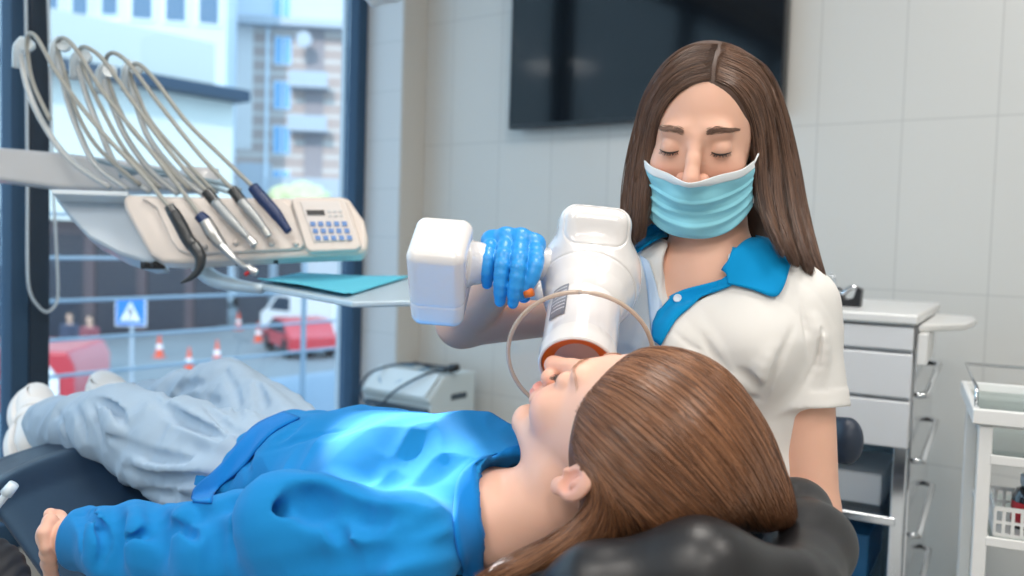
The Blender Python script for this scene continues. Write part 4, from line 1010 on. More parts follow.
g_trouser = folded(g_trouser, [
    ([(93, 400), (116, 410), (128, 426)], 0.0088), ([(150, 396), (182, 420), (226, 440)], 0.0100), ([(112, 438), (150, 455), (192, 462)], 0.0100), ([(122, 468), (160, 478), (222, 480)], 0.0100), ([(130, 490), (168, 496), (196, 500)], 0.0088),
    ([(56, 410), (62, 425), (66, 441)], 0.0075), ([(74, 404), (81, 424), (85, 442)], 0.0088), ([(88, 400), (98, 420), (101, 445)], 0.0075), ([(165, 402), (185, 386), (206, 384)], 0.0112), ([(190, 396), (215, 402), (240, 416)], 0.0100),
    ([(226, 374), (236, 395), (240, 425)], 0.0088), ([(256, 385), (263, 405), (268, 430)], 0.0100), ([(205, 405), (225, 425), (250, 440)], 0.0075), ([(240, 440), (262, 445), (285, 430)], 0.0075)],
    [([(102, 398), (114, 418), (118, 440)], 0.0175), ([(212, 372), (232, 369), (248, 376)], 0.0150), ([(170, 400), (200, 425), (240, 452)], 0.0150), ([(140, 462), (180, 470), (220, 470)], 0.0150), ([(250, 380), (275, 400), (290, 412)], 0.0125)])
patient = empty('person', (G_PE[0], G_PE[1], 0.6), 'girl in blue sweatshirt and pale trousers lying back on the dental chair', 'person')
base_g = (0.80, 0.47, 0.35)
pts = np.array([GC, G_NB, G_PE, G_ANN, G_ANF, G_WRN, G_SHN, G_KNF])
blo = pts.min(0) - .16; bhi = pts.max(0) + .16
sdf_obj('body', g_body, blo, bhi, 0.0019 * Q, M_SKIN_G, patient, color=lambda V: skin_color(V, GC, GR, GS, base_g, (0.70, 0.26, 0.26)))
sdf_obj('sweatshirt', g_sweat, blo, bhi, 0.0028 * Q, M_SWEAT, patient, 'bright blue crew neck sweatshirt')
sdf_obj('trousers', g_trouser, blo, bhi, 0.0030 * Q, M_TROUSER, patient, 'pale grey blue cotton trousers')
patch('ribbed_hem', [(284, 413), (252, 429), (221, 467), (197, 487), (193, 503)], [(300, 419), (270, 436), (242, 470), (217, 490), (212, 504)], g_sweat, .0005, .003, M_RIB, patient, 30, 8, 'ribbed blue hem')
# ribbed collar round the neck hole
def ring_pts(c, ax, r1, r2, up, n=72, ph=0):
    ax = nrm(ax); e1 = nrm(np.asarray(up) - ax * np.dot(up, ax)); e2 = np.cross(ax, e1)
    return [c + r1 * math.cos(a) * e1 + r2 * math.sin(a) * e2 for a in np.linspace(0, 2 * np.pi, n, endpoint=False) + ph]
def band(name, c, ax, up, prof, ribs, m, parent, label=None, n=220):
    """knitted band: prof = [(t along ax, radius1, radius2)], outside then back inside"""
    ax = nrm(ax); bm = bmesh.new(); rows = []
    for (t, r1, r2) in prof:
        L = ring_pts(c + ax * t, ax, r1, r2, up, n); ctr = c + ax * t
        rows.append([bm.verts.new(tuple(ctr + (v - ctr) * (1 + 0.010 * math.cos(i * ribs * 2 * math.pi / n)))) for i, v in enumerate(L)])
    rows.append(rows[0])
    for A, B in zip(rows[:-1], rows[1:]):
        for j in range(n): bm.faces.new((A[j], A[(j + 1) % n], B[(j + 1) % n], B[j]))
    return link(name, bm_mesh(bm, name), m, parent, label=label)
nax = nrm(wld((0, .02, -.05), GC, GR, GS) - (G_NB + (G_CH - G_NB) * .16))
patch('ribbed_collar', [(528, 456), (497, 470), (481, 488), (478, 514), (485, 543), (498, 568)], [(520, 447), (484, 459), (460, 478), (452, 514), (456, 550), (466, 585)], g_sweat, .0005, .004, M_RIB, patient, 40, 8, 'ribbed blue neckband')
# hair
hairG = [[(640, 344), (680, 348), (722, 370), (757, 408), (781, 458), (797, 512)], [(616, 350), (662, 362), (706, 392), (744, 438), (772, 488), (787, 522)],
         [(598, 374), (638, 392), (683, 428), (720, 470), (746, 506), (762, 528)], [(583, 404), (612, 428), (650, 464), (684, 496), (706, 516), (722, 530)],
         [(576, 438), (594, 462), (618, 490), (640, 510), (654, 524), (664, 534)], [(579, 459), (602, 480), (603, 508), (588, 530), (566, 548), (540, 565)],
         [(597, 486), (590, 508), (572, 528), (548, 546), (518, 562), (480, 578)]]
HG_D = [.93, .90, .875, .86, .86, .86, .86]
def g_hair(p):
    q = loc(p, GC, GR, GS)
    d = ell(q, (0, 0.024, 0.040), (0.083, 0.099, 0.0955))
    d = smax(d, half(q, (0, -0.036, 0.0), (0, -1, -.10)) - .045 * np.clip(q[:, 2] / .08, 0, 1), 0.008)
    d = smax(d, -ell(q, (0, -0.098, 0.010), (0.080, 0.076, 0.072)), 0.008) * GS
    ch = [(P(690, 420, .93), .055), (P(725, 462, .93), .050), (P(760, 500, .935), .030), (P(782, 518, .94), .012)]
    d = smin(d, chain(p, [c for c, r in ch], [r for c, r in ch], .02), .035)
    ch = [(P(660, 440, .90), .055), (P(670, 490, .90), .034), (P(700, 522, .90), .014)]
    d = smin(d, chain(p, [c for c, r in ch], [r for c, r in ch], .02), .035)
    ch = [(P(625, 485, .90), .030), (P(605, 520, .89), .020), (P(560, 548, .88), .014), (P(505, 572, .87), .010), (P(460, 590, .87), .006)]
    d = smin(d, chain(p, [c for c, r in ch], [r for c, r in ch], .012), .022)
    ew = wld((0.078, 0.008, -0.018), GC, GR, GS)      # the ear stays clear of the hair
    d = smax(d, -sph(p, ew + GR @ np.array([.02, -.004, -.004]), .030), .008)
    return d
hpt = np.array([GC, P(800, 530, .94), P(460, 590, .87)]); 
hair_g = sdf_obj('hair', g_hair, hpt.min(0) - .14, hpt.max(0) + .14, .003 * Q, M_HAIRV_G, patient, 'long auburn hair swept back over the headrest')
strands('hair_strands', hairG, g_hair, int(6500 / Q), M_HAIR_G, hair_g, 7, 0.00050, 26, 4.0, (-0.0008, 0.0022), .0012)
M_BROWG = mat('light brow hair', (0.55, 0.32, 0.22), .6)
for sd in (-1, 1): brow(patient, None, GC, GR, GS, sd, M_BROWG, 15 + sd, .021, 36); lashes(patient, GC, GR, GS, sd, M_LASH, -0.0065, 40, 8 + sd, 0.006)
# shoes
def make_shoe(ank, kn, toe_dir, parent, size=1.0):
    z = nrm(np.asarray(toe_dir)); leg = nrm(ank - kn); s_ = nrm(leg - z * np.dot(leg, z)); w = np.cross(z, s_)
    R = np.column_stack([w, z, s_])                    # x across, y heel->toe, z towards the sole
    heel = ank + s_ * .045 - z * .03
    L = lambda p: (p - heel.astype(np.float32)) @ R.astype(np.float32)
    def up(p):
        q = L(p); d = ell(q, (0, .035, -.012), (.036, .058, .038)); d = smin(d, ell(q, (0, .125, .004), (.041, .065, .029)), .03)
        d = smin(d, cap(q, (0, .0, -.02), (0, .0, -.052), .033, .034), .02)
        d = smax(d, q[:, 2] - .017, .004); d = smax(d, -q[:, 2] - .058, .004)
        d = smax(d, -cap(q, (0, .004, -.04), (0, .0, -.1), .026, .030), .003)
        for y in (.072, .10): d = smin(d, smax(ell(q, (0, .06, -.004), (.0395, .085, .040)), np.abs(q[:, 1] - y - q[:, 2] * .1) - .0105, .003), .002)
        d = smax(d, -np.abs(ell(q, (0, .145, -.01), (.030, .045, .03))) + .0012, .002)
        return d - .0012 * noise(q, 45, 41)
    def so(p):
        q = L(p); q2 = q.copy(); d2 = np.minimum.reduce([np.sqrt((q[:, 0] / .040) ** 2 + ((q[:, 1] - .03) / .072) ** 2), np.sqrt((q[:, 0] / .0455) ** 2 + ((q[:, 1] - .118) / .078) ** 2)]) - 1
        d = smax(d2 * .04, np.abs(q[:, 2] - .026) - .0125, .006); return d
    c = heel + z * .08
    t = link_shoe = empty
    sdf_obj('shoe', up, c - .15, c + .15, .0022 * Q, M_SHOE, parent, 'white leather shoe with straps')
    sdf_obj('shoe_sole', so, c - .15, c + .15, .0025 * Q, M_SOLE, parent)
    # sock
    tube('sock', [ank - leg * .03, ank + leg * .02], [.033, .034], mat('dark trouser lining', (.20, .12, .09), .9), parent, 20)
make_shoe(P(44, 422, 1.83), G_KNN, C2W((-0.24, .50, -.66)), patient)
make_shoe(P(130, 398, 2.0), G_KNF, C2W((-0.55, .45, -.45)), patient)

# ------------------------------------------------------------------ dental chair
M_LEATH = mat('navy black upholstery', (0.006, 0.020, 0.048), 0.42, bump=0.25, bscale=420, bdist=0.0008, spec=0.32)
M_LEATHS = mat('black glossy upholstery', (0.012, 0.012, 0.014), 0.40, bump=0.18, bscale=300, bdist=0.0008)
chair = empty('dental_chair', (G_PE[0], G_PE[1], 0.0), 'dark navy reclining dental chair under the girl', 'dental chair')
SP = [G_NB + [0, 0, -.135], G_CH + [0, 0, -.150], G_BE + [0, 0, -.155], G_PE + [0, 0, -.155]]
def c_back(p):
    d = etube(p, SP, [.24, .27, .27, .27], [.052, .058, .06, .06], BLAT, .02)
    return d
kmid = (G_KNN + G_KNF) / 2; amid = (G_ANN + G_ANF) / 2
ks = np.array([kmid[0], kmid[1], .665]); ke = np.array([amid[0], amid[1], .640]); ke = ks + (ke - ks) * .45
def c_seat(p):
    a = SP[3] + (SP[2] - SP[3]) * -.1
    d = etube(p, [a + [0, 0, -.01], ks + [0, 0, .0], ke], [.29, .30, .29], [.066, .072, .064], BLAT, .03)
    return d
cl = np.array([-1.5, .6, .4]); chh = np.array([.35, 2.1, 1.0])
sdf_obj('backrest', c_back, cl, chh, .006, M_LEATH, chair)
sdf_obj('seat', c_seat, cl, chh, .006, M_LEATH, chair, 'navy padded seat and leg rest')
HRX = nrm(P(800, 545, .97) - P(600, 590, .93))
def c_head(p):
    a, b = P(590, 636, .925), P(775, 608, .955)
    d = etube(p, [a, b], [.13, .13], [.048, .050], nrm(np.cross(HRX, [0, 0, 1])), .02)
    d = smin(d, chain(p, [P(545, 612, .84), P(596, 588, .82), P(700, 573, .80), P(785, 587, .84)], [.026, .030, .038, .036], .05), .06)
    d = smin(d, chain(p, [P(790, 512, 1.06), P(812, 545, .97), P(800, 585, .88)], [.030, .040, .040], .03), .03)
    d = smin(d, cap(p, P(740, 520, 1.08), P(800, 510, 1.05), .03, .034), .03)
    return d
c0 = P(720, 570, .93)
sdf_obj('headrest', c_head, c0 - np.array([.34, .34, .22]), c0 + np.array([.34, .34, .22]), .004, M_LEATHS, chair, 'glossy black headrest cushion')
# chair pedestal and base under the seat
pb = (G_PE + G_BE) / 2
M_CHWHITE = mat('chair white shell', (.75, .76, .77), .35, coat=.3)
lathe('pedestal', (pb[0], pb[1], 0.03), (0, 0, 1), [(0, .30), (.03, .29), (.05, .13), (.40, .11), (.42, .14), (.46, .14)], M_CHWHITE, chair, 40)
lathe('base', (pb[0], pb[1], 0.0), (0, 0, 1), [(0, .33), (.025, .33), (.03, .31)], M_CHWHITE, chair, 40)
boxes('seat_shell', [((SP[2] + SP[3]) / 2 + [0, 0, -.085], (.30, .25, .04), np.column_stack([nrm([-.67, .74, 0]), BLAT, [0, 0, 1]]))], M_CHWHITE, chair, .015)
tube('headrest_bar', [SP[0] + [0, 0, -.03], P(640, 650, .95), P(700, 640, .95)], .014, mat('chair steel', (.6, .6, .62), .25, 1.0), chair, 12, n=12)

# ------------------------------------------------------------------ handheld scanner
M_GW = mat('scanner white', (0.77, 0.75, 0.745), 0.22, coat=0.6)
M_GO = mat('orange ring', (0.75, 0.17, 0.02), 0.35); M_GIN = mat('cone inside', (0.55, 0.42, 0.42), 0.5)
M_LBL = mat('grey label', (0.22, 0.23, 0.27), 0.5)
gun = empty('xray_camera', P(597, 262, 1.12), 'white handheld dental x-ray camera aimed at the girl with clear round shield', 'x-ray camera')
G0 = P(589, 272, 1.145); GO = P(577, 364, 1.015); GA = nrm(GO - G0)
RC = np.column_stack([CR, CU, -CW])
ca, sa = math.cos(-.10), math.sin(-.10); RG = RC @ np.array([[ca, -sa, 0], [sa, ca, 0], [0, 0, 1]])
def smooth01(x): x = np.clip(x, 0, 1); return x * x * (3 - 2 * x)
def gun_body(p):
    q = (p - G0.astype(np.float32)) @ RG.astype(np.float32)
    d = ell(q, (0.002, -0.006, 0), (.0645, .072, .064))
    d = smin(d, cap(p, G0 + GA * .02, G0 + GA * .055, .054, .050), .02)
    d = smin(d, rbx(q, (.000, .044, .0), (.045, .038, .050), .022), .010)
    d = d + .0013 * np.exp(-(rbx(q, (.000, .056, .014), (.039, .024, .064), .016) / .0011) ** 2)   # cap seam
    d = d + .0013 * np.exp(-((np.linalg.norm(p - (G0 + GA * .13).astype(np.float32), axis=1) - .112) / .0011) ** 2)
    return d
sdf_obj('housing', gun_body, G0 - .14, G0 + .14, .0013 * Q, M_GW, gun)
gl_ = np.linalg.norm(GO - G0)
lathe('cone', G0 + GA * .045, GA, [(0, .0445), (.004, .0445), (gl_ - .060, .0432), (gl_ - .059, .0445), (gl_ - .042, .0440), (gl_ - .0405, .0425), (gl_ - .041, .0405), (gl_ - .052, .0395), (gl_ - .052, 0)], M_GW, gun, 64)
lathe('orange_band', GO - GA * .0065, GA, [(0, .0265), (0, .0394), (.0065, .0400), (.0078, .0392), (.0060, .0350), (.002, .0270), (0, .0265)], M_GO, gun, 64, 'orange ring at the mouth of the cone')
lathe('aperture', GO - GA * .0066, GA, [(0, 0), (0, .0334), (.002, .0334), (.002, 0)], M_GIN, gun, 48, 'dull pink grey aperture disc')
M_SHIELD = glass_mat('clear shield', (.97, .97, .98), .05); M_RIM = glass_mat('amber rim glass', (.86, .74, .62), .25)
SC = GO - GA * .016 + C2W((.002, -.002, .0)); 
def disc(name, c, ax, r0, r1, th, m, parent, label=None):
    return lathe(name, c, ax, [(0, r0), (0, r1), (th, r1), (th, r0), (0, r0)], m, parent, 96, label)
SAX = nrm(nrm(GA) * .8 + (-CW) * .35)
disc('shield', SC, SAX, .0435, .0815, .0015, M_SHIELD, gun, 'clear round shield')
M_RIM2 = mat('amber rim', (.62, .48, .38), .15, coat=.5, alpha=.75)
tube('shield_rim', ring_pts(SC, SAX, .0825, .0825, CU, 96) + [ring_pts(SC, SAX, .0825, .0825, CU, 96)[0]], .0026, M_RIM2, gun, 10, 'amber tinted rim of the shield')
# label wraps the side of the cone
def conelabel():
    e1 = nrm(np.cross(GA, CW)); e2 = np.cross(GA, e1)
    best = min(np.linspace(0, 2 * np.pi, 180), key=lambda a: np.dot(math.cos(a) * e1 + math.sin(a) * e2, nrm(C2W((-.62, .15, .78)))) * -1)
    bm = bmesh.new(); rows = []
    for t in (.076, .130):
        rows.append([bm.verts.new(tuple(G0 + GA * t + .0451 * (math.cos(best + b) * e1 + math.sin(best + b) * e2))) for b in np.linspace(-.26, .26, 10)])
        rows.append([bm.verts.new(tuple(G0 + GA * t + .0446 * (math.cos(best + b) * e1 + math.sin(best + b) * e2))) for b in np.linspace(-.26, .26, 10)])
    for i in range(9):
        bm.faces.new((rows[0][i], rows[0][i + 1], rows[2][i + 1], rows[2][i])); bm.faces.new((rows[1][i], rows[3][i], rows[3][i + 1], rows[1][i + 1]))
    for a, b in ((0, 1), (3, 2)):
        for i in range(9): bm.faces.new((rows[a][i], rows[b][i], rows[b][i + 1], rows[a][i + 1]))
    link('label', bm_mesh(bm, 'label'), M_LBL, gun, label='grey specification label')
    bm = bmesh.new()
    for k in range(7):
        t = .081 + k * .0062; w = .22 - (.08 if k % 3 == 2 else 0)
        for j in range(8):
            b0 = -.22 + (w + .22) * j / 8; b1 = b0 + (w + .22) / 8 * .8; vs = []
            for (tt, bb) in ((t, b0), (t, b1), (t + .0022, b1), (t + .0022, b0)):
                vs.append(bm.verts.new(tuple(G0 + GA * tt + .04535 * (math.cos(best + bb) * e1 + math.sin(best + bb) * e2))))
            bm.faces.new(vs)
    link('label_print', bm_mesh(bm, 'label_print'), mat('label print', (.55, .56, .60), .5), gun)
conelabel()
# handle and battery box
HA, HB = P(474, 263, 1.095), P(556, 266, 1.130)
bx_ex = nrm(C2W((.99, -.08, .06))); bx_dn = C2W((-.05, -.80, -.60)); bx_dn = nrm(bx_dn - bx_ex * np.dot(bx_dn, bx_ex)); bx_dp = np.cross(bx_ex, bx_dn)
RBX = np.column_stack([bx_ex, bx_dn, bx_dp]); BC = P(441, 272, 1.085)
def gun_handle(p):
    d = chain(p, [HA - (HB - HA) * .12, HA, HA + (HB - HA) * .3, HB - (HB - HA) * .2, HB], [.034, .024, .0185, .0185, .026], .012)
    return d
sdf_obj('handle', gun_handle, np.minimum(HA, HB) - .06, np.maximum(HA, HB) + .06, .0018 * Q, M_GW, gun)
def gun_box(p):
    q = (p - BC.astype(np.float32)) @ RBX.astype(np.float32)
    k = 1 + .9 * np.clip(-q[:, 1], -.05, .05); q2 = q.copy(); q2[:, 0] = q[:, 0] / k * 1.0
    d = rbx(q2, (0, 0, 0), (.0335, .0545, .044), .014)
    d = d + .0010 * np.exp(-((q[:, 1] - .020) / .0011) ** 2)
    d = d - .0010 * smooth01(-rbx(q, (-.012, -.054, -.030), (.013, .012, .007), .006) / .0015)
    return d
sdf_obj('battery_box', gun_box, BC - .10, BC + .10, .0015 * Q, M_GW, gun)
tube('trigger', [P(525, 294, 1.060), P(533, 292, 1.056)], .0052, M_GO, gun, 16, 'orange trigger button')
tube('trigger_housing', [P(529, 292, 1.090), P(542, 290, 1.09)], [.010, .013], M_GW, gun, 20)
# ================================================================== DELIVERY UNIT
M_UC = mat('unit cream', (.74, .66, .60), .3, coat=.35); M_UB = mat('unit blue grey shell', (.40, .50, .60), .35, coat=.2); M_UA = mat('arm grey', (.60, .61, .63), .35, coat=.2); M_UP = mat('panel plate', (.72, .67, .64), .35)
UP0 = P(240, 230, 1.86); un = nrm(C2W((-.10, .30, .95))); 
un = nrm(np.array([.12, -.95, .28]))
unit = empty('delivery_unit', P(240, 262, 1.90), 'cream dental instrument unit with keypad on a grey swing arm', 'dental unit')
hp = [(122, 197), (128, 194), (150, 194.5), (200, 196), (262, 197), (293, 197), (300, 195.5), (340, 196), (349, 198), (354, 206), (364, 220), (368, 236), (367, 250), (360, 255), (300, 257), (180, 263), (162, 262), (150, 255), (137, 232), (124, 208)]
pxprism('housing', hp, UP0, un, .055, M_UC, unit, .010)
# raised instrument rest plate
pxprism('instrument_rest', [(140, 197), (222, 197), (280, 198), (292, 206), (306, 244), (300, 249), (240, 252), (188, 254), (178, 250), (170, 240), (156, 208)], UP0 + un * .012, un, .016, M_UC, unit, .005)
# blue grey side shell behind
pxprism('side_shell', [(52, 191), (130, 193), (160, 262), (146, 263), (118, 254), (88, 238), (68, 216), (56, 200)], UP0 - un * .02 + nrm(C2W((0, 0, -1))) * .03, un, .10, M_UB, unit, .008)
pxprism('side_lip', [(50, 189), (128, 191), (128, 196.5), (52, 194)], UP0 + un * .0 , un, .12, mat('shell lip', (.62, .70, .76), .3), unit, .003)
# keypad
pxprism('keypad_housing', [(290, 199), (296, 196), (340, 197), (346, 199), (362, 246), (356, 250), (310, 252), (305, 248)], UP0 + un * .020, un, .024, M_UC, unit, .006)
pxprism('keypad_plate', [(300, 201), (339, 201), (350.5, 240.5), (314, 242)], UP0 + un * .0225, un, .003, M_UP, unit, .001)
pxprism('display', [(306, 210), (324, 210), (325.2, 215), (307.5, 215)], UP0 + un * .024, un, .002, M_BLK, unit, label='small dark display')
M_KEY = mat('blue key', (.13, .27, .58), .4); M_KEYG = mat('grey key', (.60, .60, .60), .4)
kb = []
for r in range(3):
    for c_ in range(5):
        x = 312.6 + c_ * 7.9 + r * 2.5; y = 223.6 + r * 7.0 - c_ * .05
        kb.append(pxprism('key', [(x - 2.6, y - 2.2), (x + 2.4, y - 2.2), (x + 3.2, y + 2.3), (x - 1.8, y + 2.3)], UP0 + un * .0255, un, .003, M_KEY, unit, .0006, 'blue keypad key'))
for r in range(2):
    for c_ in range(3):
        x = 329 + c_ * 5.6 + r * 1; y = 211 + r * 4.4
        pxprism('key', [(x - 1.6, y - 1), (x + 1.6, y - 1), (x + 1.8, y + 1), (x - 1.4, y + 1)], UP0 + un * .0245, un, .002, M_KEYG, unit, label='grey keypad key')
# lower nubs where the instruments rest
for x, y in ((236, 243), (253, 246), (272, 244), (296, 244), (205, 247)):
    c0_ = onplane(x, y, UP0 + un * .012, un); tube('rest_nub', [c0_, c0_ + un * .012], [.0065, .005], M_UC, unit, 14)
for x, y in ((238, 262), (276, 260), (146, 262), (154, 263)):
    c0_ = onplane(x, y, UP0 - un * .02, un); tube('under_screw', [c0_, c0_ - ZX * .008], .005, M_BLK, unit, 10)
boxes('under_latch', [(P(153, 262, 1.88), (.05, .03, .012), RC if 'RC' in globals() else None)], M_BLK, unit, .003)
# swing arm
armn = nrm(np.array([.12, -.98, .10]))
pxprism('swing_arm', [(-60, 143), (0, 147), (60, 152), (140, 162), (190, 172), (205, 178), (205, 190), (120, 191), (60, 188), (0, 180), (-60, 174)], P(60, 165, 2.02), armn, .07, M_UA, unit, .010)
tube('arm_joint', [P(200, 184, 2.0) + ZX * -.02, P(200, 184, 2.0) + ZX * .035], .04, M_UA, unit, 28)
tube('arm_joint', [P(-60, 158, 2.06) - ZX * .10, P(-60, 158, 2.06) + ZX * .08], .06, M_UA, unit, 28)
tube('arm_column', [np.append(P(-60, 158, 2.06)[:2], .0), P(-60, 158, 2.06) - ZX * .05], .045, M_UA, unit, 28)
# hose hangers: fan of pale rods rising behind the unit with clear clips on top
M_ROD = mat('hanger rod', (.52, .55, .56), .25, coat=.3); M_CLIP = mat('clear clip', (.72, .80, .84), .15, coat=.5, alpha=.8); M_HOSE = mat('grey hose', (.36, .36, .33), .45); M_HOSEB = mat('blue grey hose', (.32, .42, .48), .4)
HG = [((110, 188), (70, 160), (44, 125), (28, 90), (20, 52)), ((128, 190), (96, 165), (78, 130), (66, 95), (56, 52)), ((150, 192), (118, 168), (100, 130), (88, 100), (77, 64)),
      ((178, 194), (150, 170), (128, 140), (116, 115), (102, 78)), ((205, 196), (176, 172), (150, 140), (138, 110), (128, 75))]
HGD = [(1.92, 1.93, 1.95, 1.96, 1.97), ] * 5
for g in HG:
    r_ = tube('hanger_rod', [P(x, y, 1.94 + .004 * k) for k, (x, y) in enumerate(g)], .0065, M_ROD, unit, 10, n=24)
    x, y = g[-1]; k_ = tube('hanger_clip', [P(x - 3, y + 16, 1.965), P(x - 1, y - 4, 1.955), P(x + 4, y - 14, 1.95)], [.010, .013, .008], M_CLIP, r_, 12, n=10)
    lathe('clip_roller', P(x + 9, y - 6, 1.935), C2W((.1, .1, 1)), [(0, 0), (0, .014), (.012, .014), (.012, 0)], M_CLIP, r_, 20)
tube('supply_hose', [P(120, 176, 2.0), P(150, 170, 1.99), P(180, 176, 1.97), P(215, 182, 1.95), P(240, 190, 1.92)], .0055, M_HOSEB, unit, 10, n=30)
tube('supply_hose', [P(95, 160, 2.0), P(140, 172, 1.985), P(185, 178, 1.97), P(228, 192, 1.92)], .005, M_HOSEB, unit, 10, n=30)
# instruments: hose, collar, body, tip
M_HB = mat('handpiece black', (.02, .025, .03), .32, coat=.3); M_HS = mat('handpiece steel', (.55, .56, .56), .28, .9); M_HN = mat('handpiece navy', (.01, .03, .11), .4); M_HG = mat('handpiece grey sleeve', (.36, .38, .39), .4, .4)
def hose(parent, pts, ds, r=.0046, m=None): return tube('hose', [P(x, y, d) for (x, y), d in zip(pts, ds)], r, m or M_HOSE, parent, 12, n=60)
def hand(label, hosepts, hd, seg):
    e = empty('dental_handpiece', P(*seg[0][1][0], seg[0][2] if not hasattr(seg[0][2], '__len__') else seg[0][2][0]), label, 'dental handpiece', 'hanging dental handpieces')
    hose(e, hosepts, hd)
    for name, pts, d, rad, m in seg: tube(name, [P(x, y, d) for x, y in pts] if not hasattr(d, '__len__') else [P(x, y, dd) for (x, y), dd in zip(pts, d)], rad, m, e, 18, n=24)
    return e
hand('black curved handpiece, the leftmost hanging on the cream unit', [(152, 262 - 55), (130, 188), (90, 170), (50, 120), (32, 80), (27, 40), (36, 37), (60, 78), (100, 130), (140, 172), (170, 208)][3:], [1.93, 1.93, 1.92, 1.90, 1.87, 1.84, 1.82, 1.80],
     [('collar', [(169, 206), (174, 214)], 1.795, [.010, .0125], M_HB), ('grip', [(173, 212), (180, 224), (187, 238), (193, 246)], 1.79, [.0125, .0135, .013, .0135], M_HB), ('curved_nose', [(193, 245), (200, 256), (199, 268), (192, 277), (181, 283)], [1.79, 1.785, 1.78, 1.775, 1.77], [.0135, .012, .009, .006, .002], M_HB)])
hand('silver contra-angle handpiece with navy collar hanging second from the left', [(140, 185), (100, 150), (78, 115), (64, 70), (57, 45), (64, 38), (78, 52), (105, 95), (150, 150), (185, 195), (200, 216)], [1.93, 1.93, 1.94, 1.94, 1.93, 1.90, 1.88, 1.86, 1.84, 1.82, 1.81],
     [('collar', [(199, 215), (206, 222)], 1.805, [.011, .0135], M_HN), ('grip', [(205, 221), (213, 234), (221, 245)], 1.80, [.0135, .0145, .011], M_HS), ('neck', [(221, 245), (235, 259), (247, 268)], [1.80, 1.79, 1.78], [.010, .007, .0055], M_HS), ('head', [(247, 266), (253, 271), (257, 273)], 1.775, [.006, .008, .007], M_HS), ('bur', [(249, 272), (245, 275)], 1.772, [.004, .004], M_RED)])
hand('grey handpiece with black collar hanging in the middle of the five', [(160, 188), (125, 150), (100, 105), (84, 70), (80, 50), (88, 48), (105, 62), (135, 105), (175, 158), (207, 192)], [1.93, 1.93, 1.94, 1.94, 1.93, 1.90, 1.88, 1.86, 1.84, 1.825],
     [('collar', [(206, 191), (216, 203)], 1.82, [.011, .0115], M_HB), ('grip', [(215, 202), (232, 221), (248, 238)], [1.815, 1.805, 1.80], [.0105, .0100, .0060], M_HG), ('head', [(248, 238), (255, 245)], 1.797, [.0068, .0080], M_HS)])
hand('grey handpiece with black collar hanging fourth, nearest the navy one', [(190, 190), (150, 150), (125, 120), (110, 85), (106, 60), (114, 53), (130, 65), (160, 105), (200, 155), (233, 190)], [1.93, 1.93, 1.94, 1.94, 1.93, 1.90, 1.88, 1.86, 1.845, 1.835],
     [('collar', [(232, 189), (242, 202)], 1.83, [.011, .0115], M_HB), ('grip', [(241, 201), (256, 218), (265, 230)], [1.825, 1.82, 1.815], [.0105, .0095, .0070], M_HG), ('head', [(264, 229), (269, 236)], 1.812, [.0085, .0080], M_HS)])
hand('slim navy blue handpiece, the rightmost hanging on the cream unit', [(215, 193), (175, 150), (150, 120), (138, 95), (130, 72), (138, 64), (155, 80), (185, 120), (220, 155), (254, 188)], [1.93, 1.93, 1.94, 1.94, 1.93, 1.90, 1.88, 1.87, 1.86, 1.845],
     [('grip', [(253, 187), (262, 198), (276, 214), (289, 232)], [1.84, 1.835, 1.83, 1.825], [.0115, .0130, .0120, .0075], M_HN)])
# ------------------------------------------------------------------ tray on its arm
M_TRY = mat('tray metal', (.52, .64, .72), .3, .2); 
tz = P(330, 296, 1.72)[2]; trayn = ZX
tray = empty('instrument_tray', P(330, 300, 1.72), 'flat pale metal tray on a curved bracket under the unit', 'tray')
zp = lambda x, y, z=tz: onplane(x, y, np.array([0, 0, z]), ZX)
tq = [(200, 272), (228, 272), (440, 277), (440, 304), (352, 309), (318, 301), (258, 288), (215, 281)]
tzp = P(340, 300, 1.70)[2]
def traypt(px, py, d): p = P(px, py, d); return p
tc4 = [traypt(254, 284, 1.86), traypt(352, 307, 1.62), traypt(440, 302, 1.64), traypt(410, 274, 1.98), traypt(300, 272, 2.02)]
zav = sum(p[2] for p in tc4) / 5
tc4 = [np.array([p[0], p[1], zav + (p[2] - zav) * .6]) for p in tc4]
prism('tray_plate', tc4, (0, 0, -.012), M_TRY, tray, .004)
tube('tray_bracket', [P(200, 266, 1.94), P(212, 278, 1.92), P(235, 285, 1.88), P(262, 289, 1.84)], [.020, .018, .014, .010], M_TRY, tray, 14, n=16)
M_NAP = mat('blue paper napkin', (.11, .54, .71), .85, bump=.2, bscale=300)
def napkin():
    bm = bmesh.new(); n1, n2 = 24, 14; A, B, C_, D_ = tc4[0] * .93 + tc4[4] * .07, tc4[1] * .90 + tc4[4] * .10, tc4[2] * .95 + tc4[3] * .05, tc4[4]
    rows = []
    for i in range(n1):
        r = []
        for j in range(n2):
            s, t = i / (n1 - 1), j / (n2 - 1); p = (A * (1 - s) + D_ * s) * (1 - t) + (B * (1 - s) + (tc4[2] * (1 - s) * 0 + tc4[3] * 1) * s + 0) * t
            h = .004 + .003 * math.sin(s * 9 + t * 3) * (1 - abs(2 * t - 1)) + (.004 if s < .05 else 0)
            r.append(bm.verts.new(tuple(p + ZX * h)))
        rows.append(r)
    for i in range(n1 - 1):
        for j in range(n2 - 1): bm.faces.new((rows[i][j], rows[i + 1][j], rows[i + 1][j + 1], rows[i][j + 1]))
    o = link('napkin', bm_mesh(bm, 'napkin'), M_NAP); md = o.modifiers.new('thick', 'SOLIDIFY'); md.thickness = .0015; md.offset = 1
    return o
nk = napkin(); rebase(nk, tc4[0]); tag(nk, 'turquoise blue paper napkin lying on the metal tray', 'napkin')
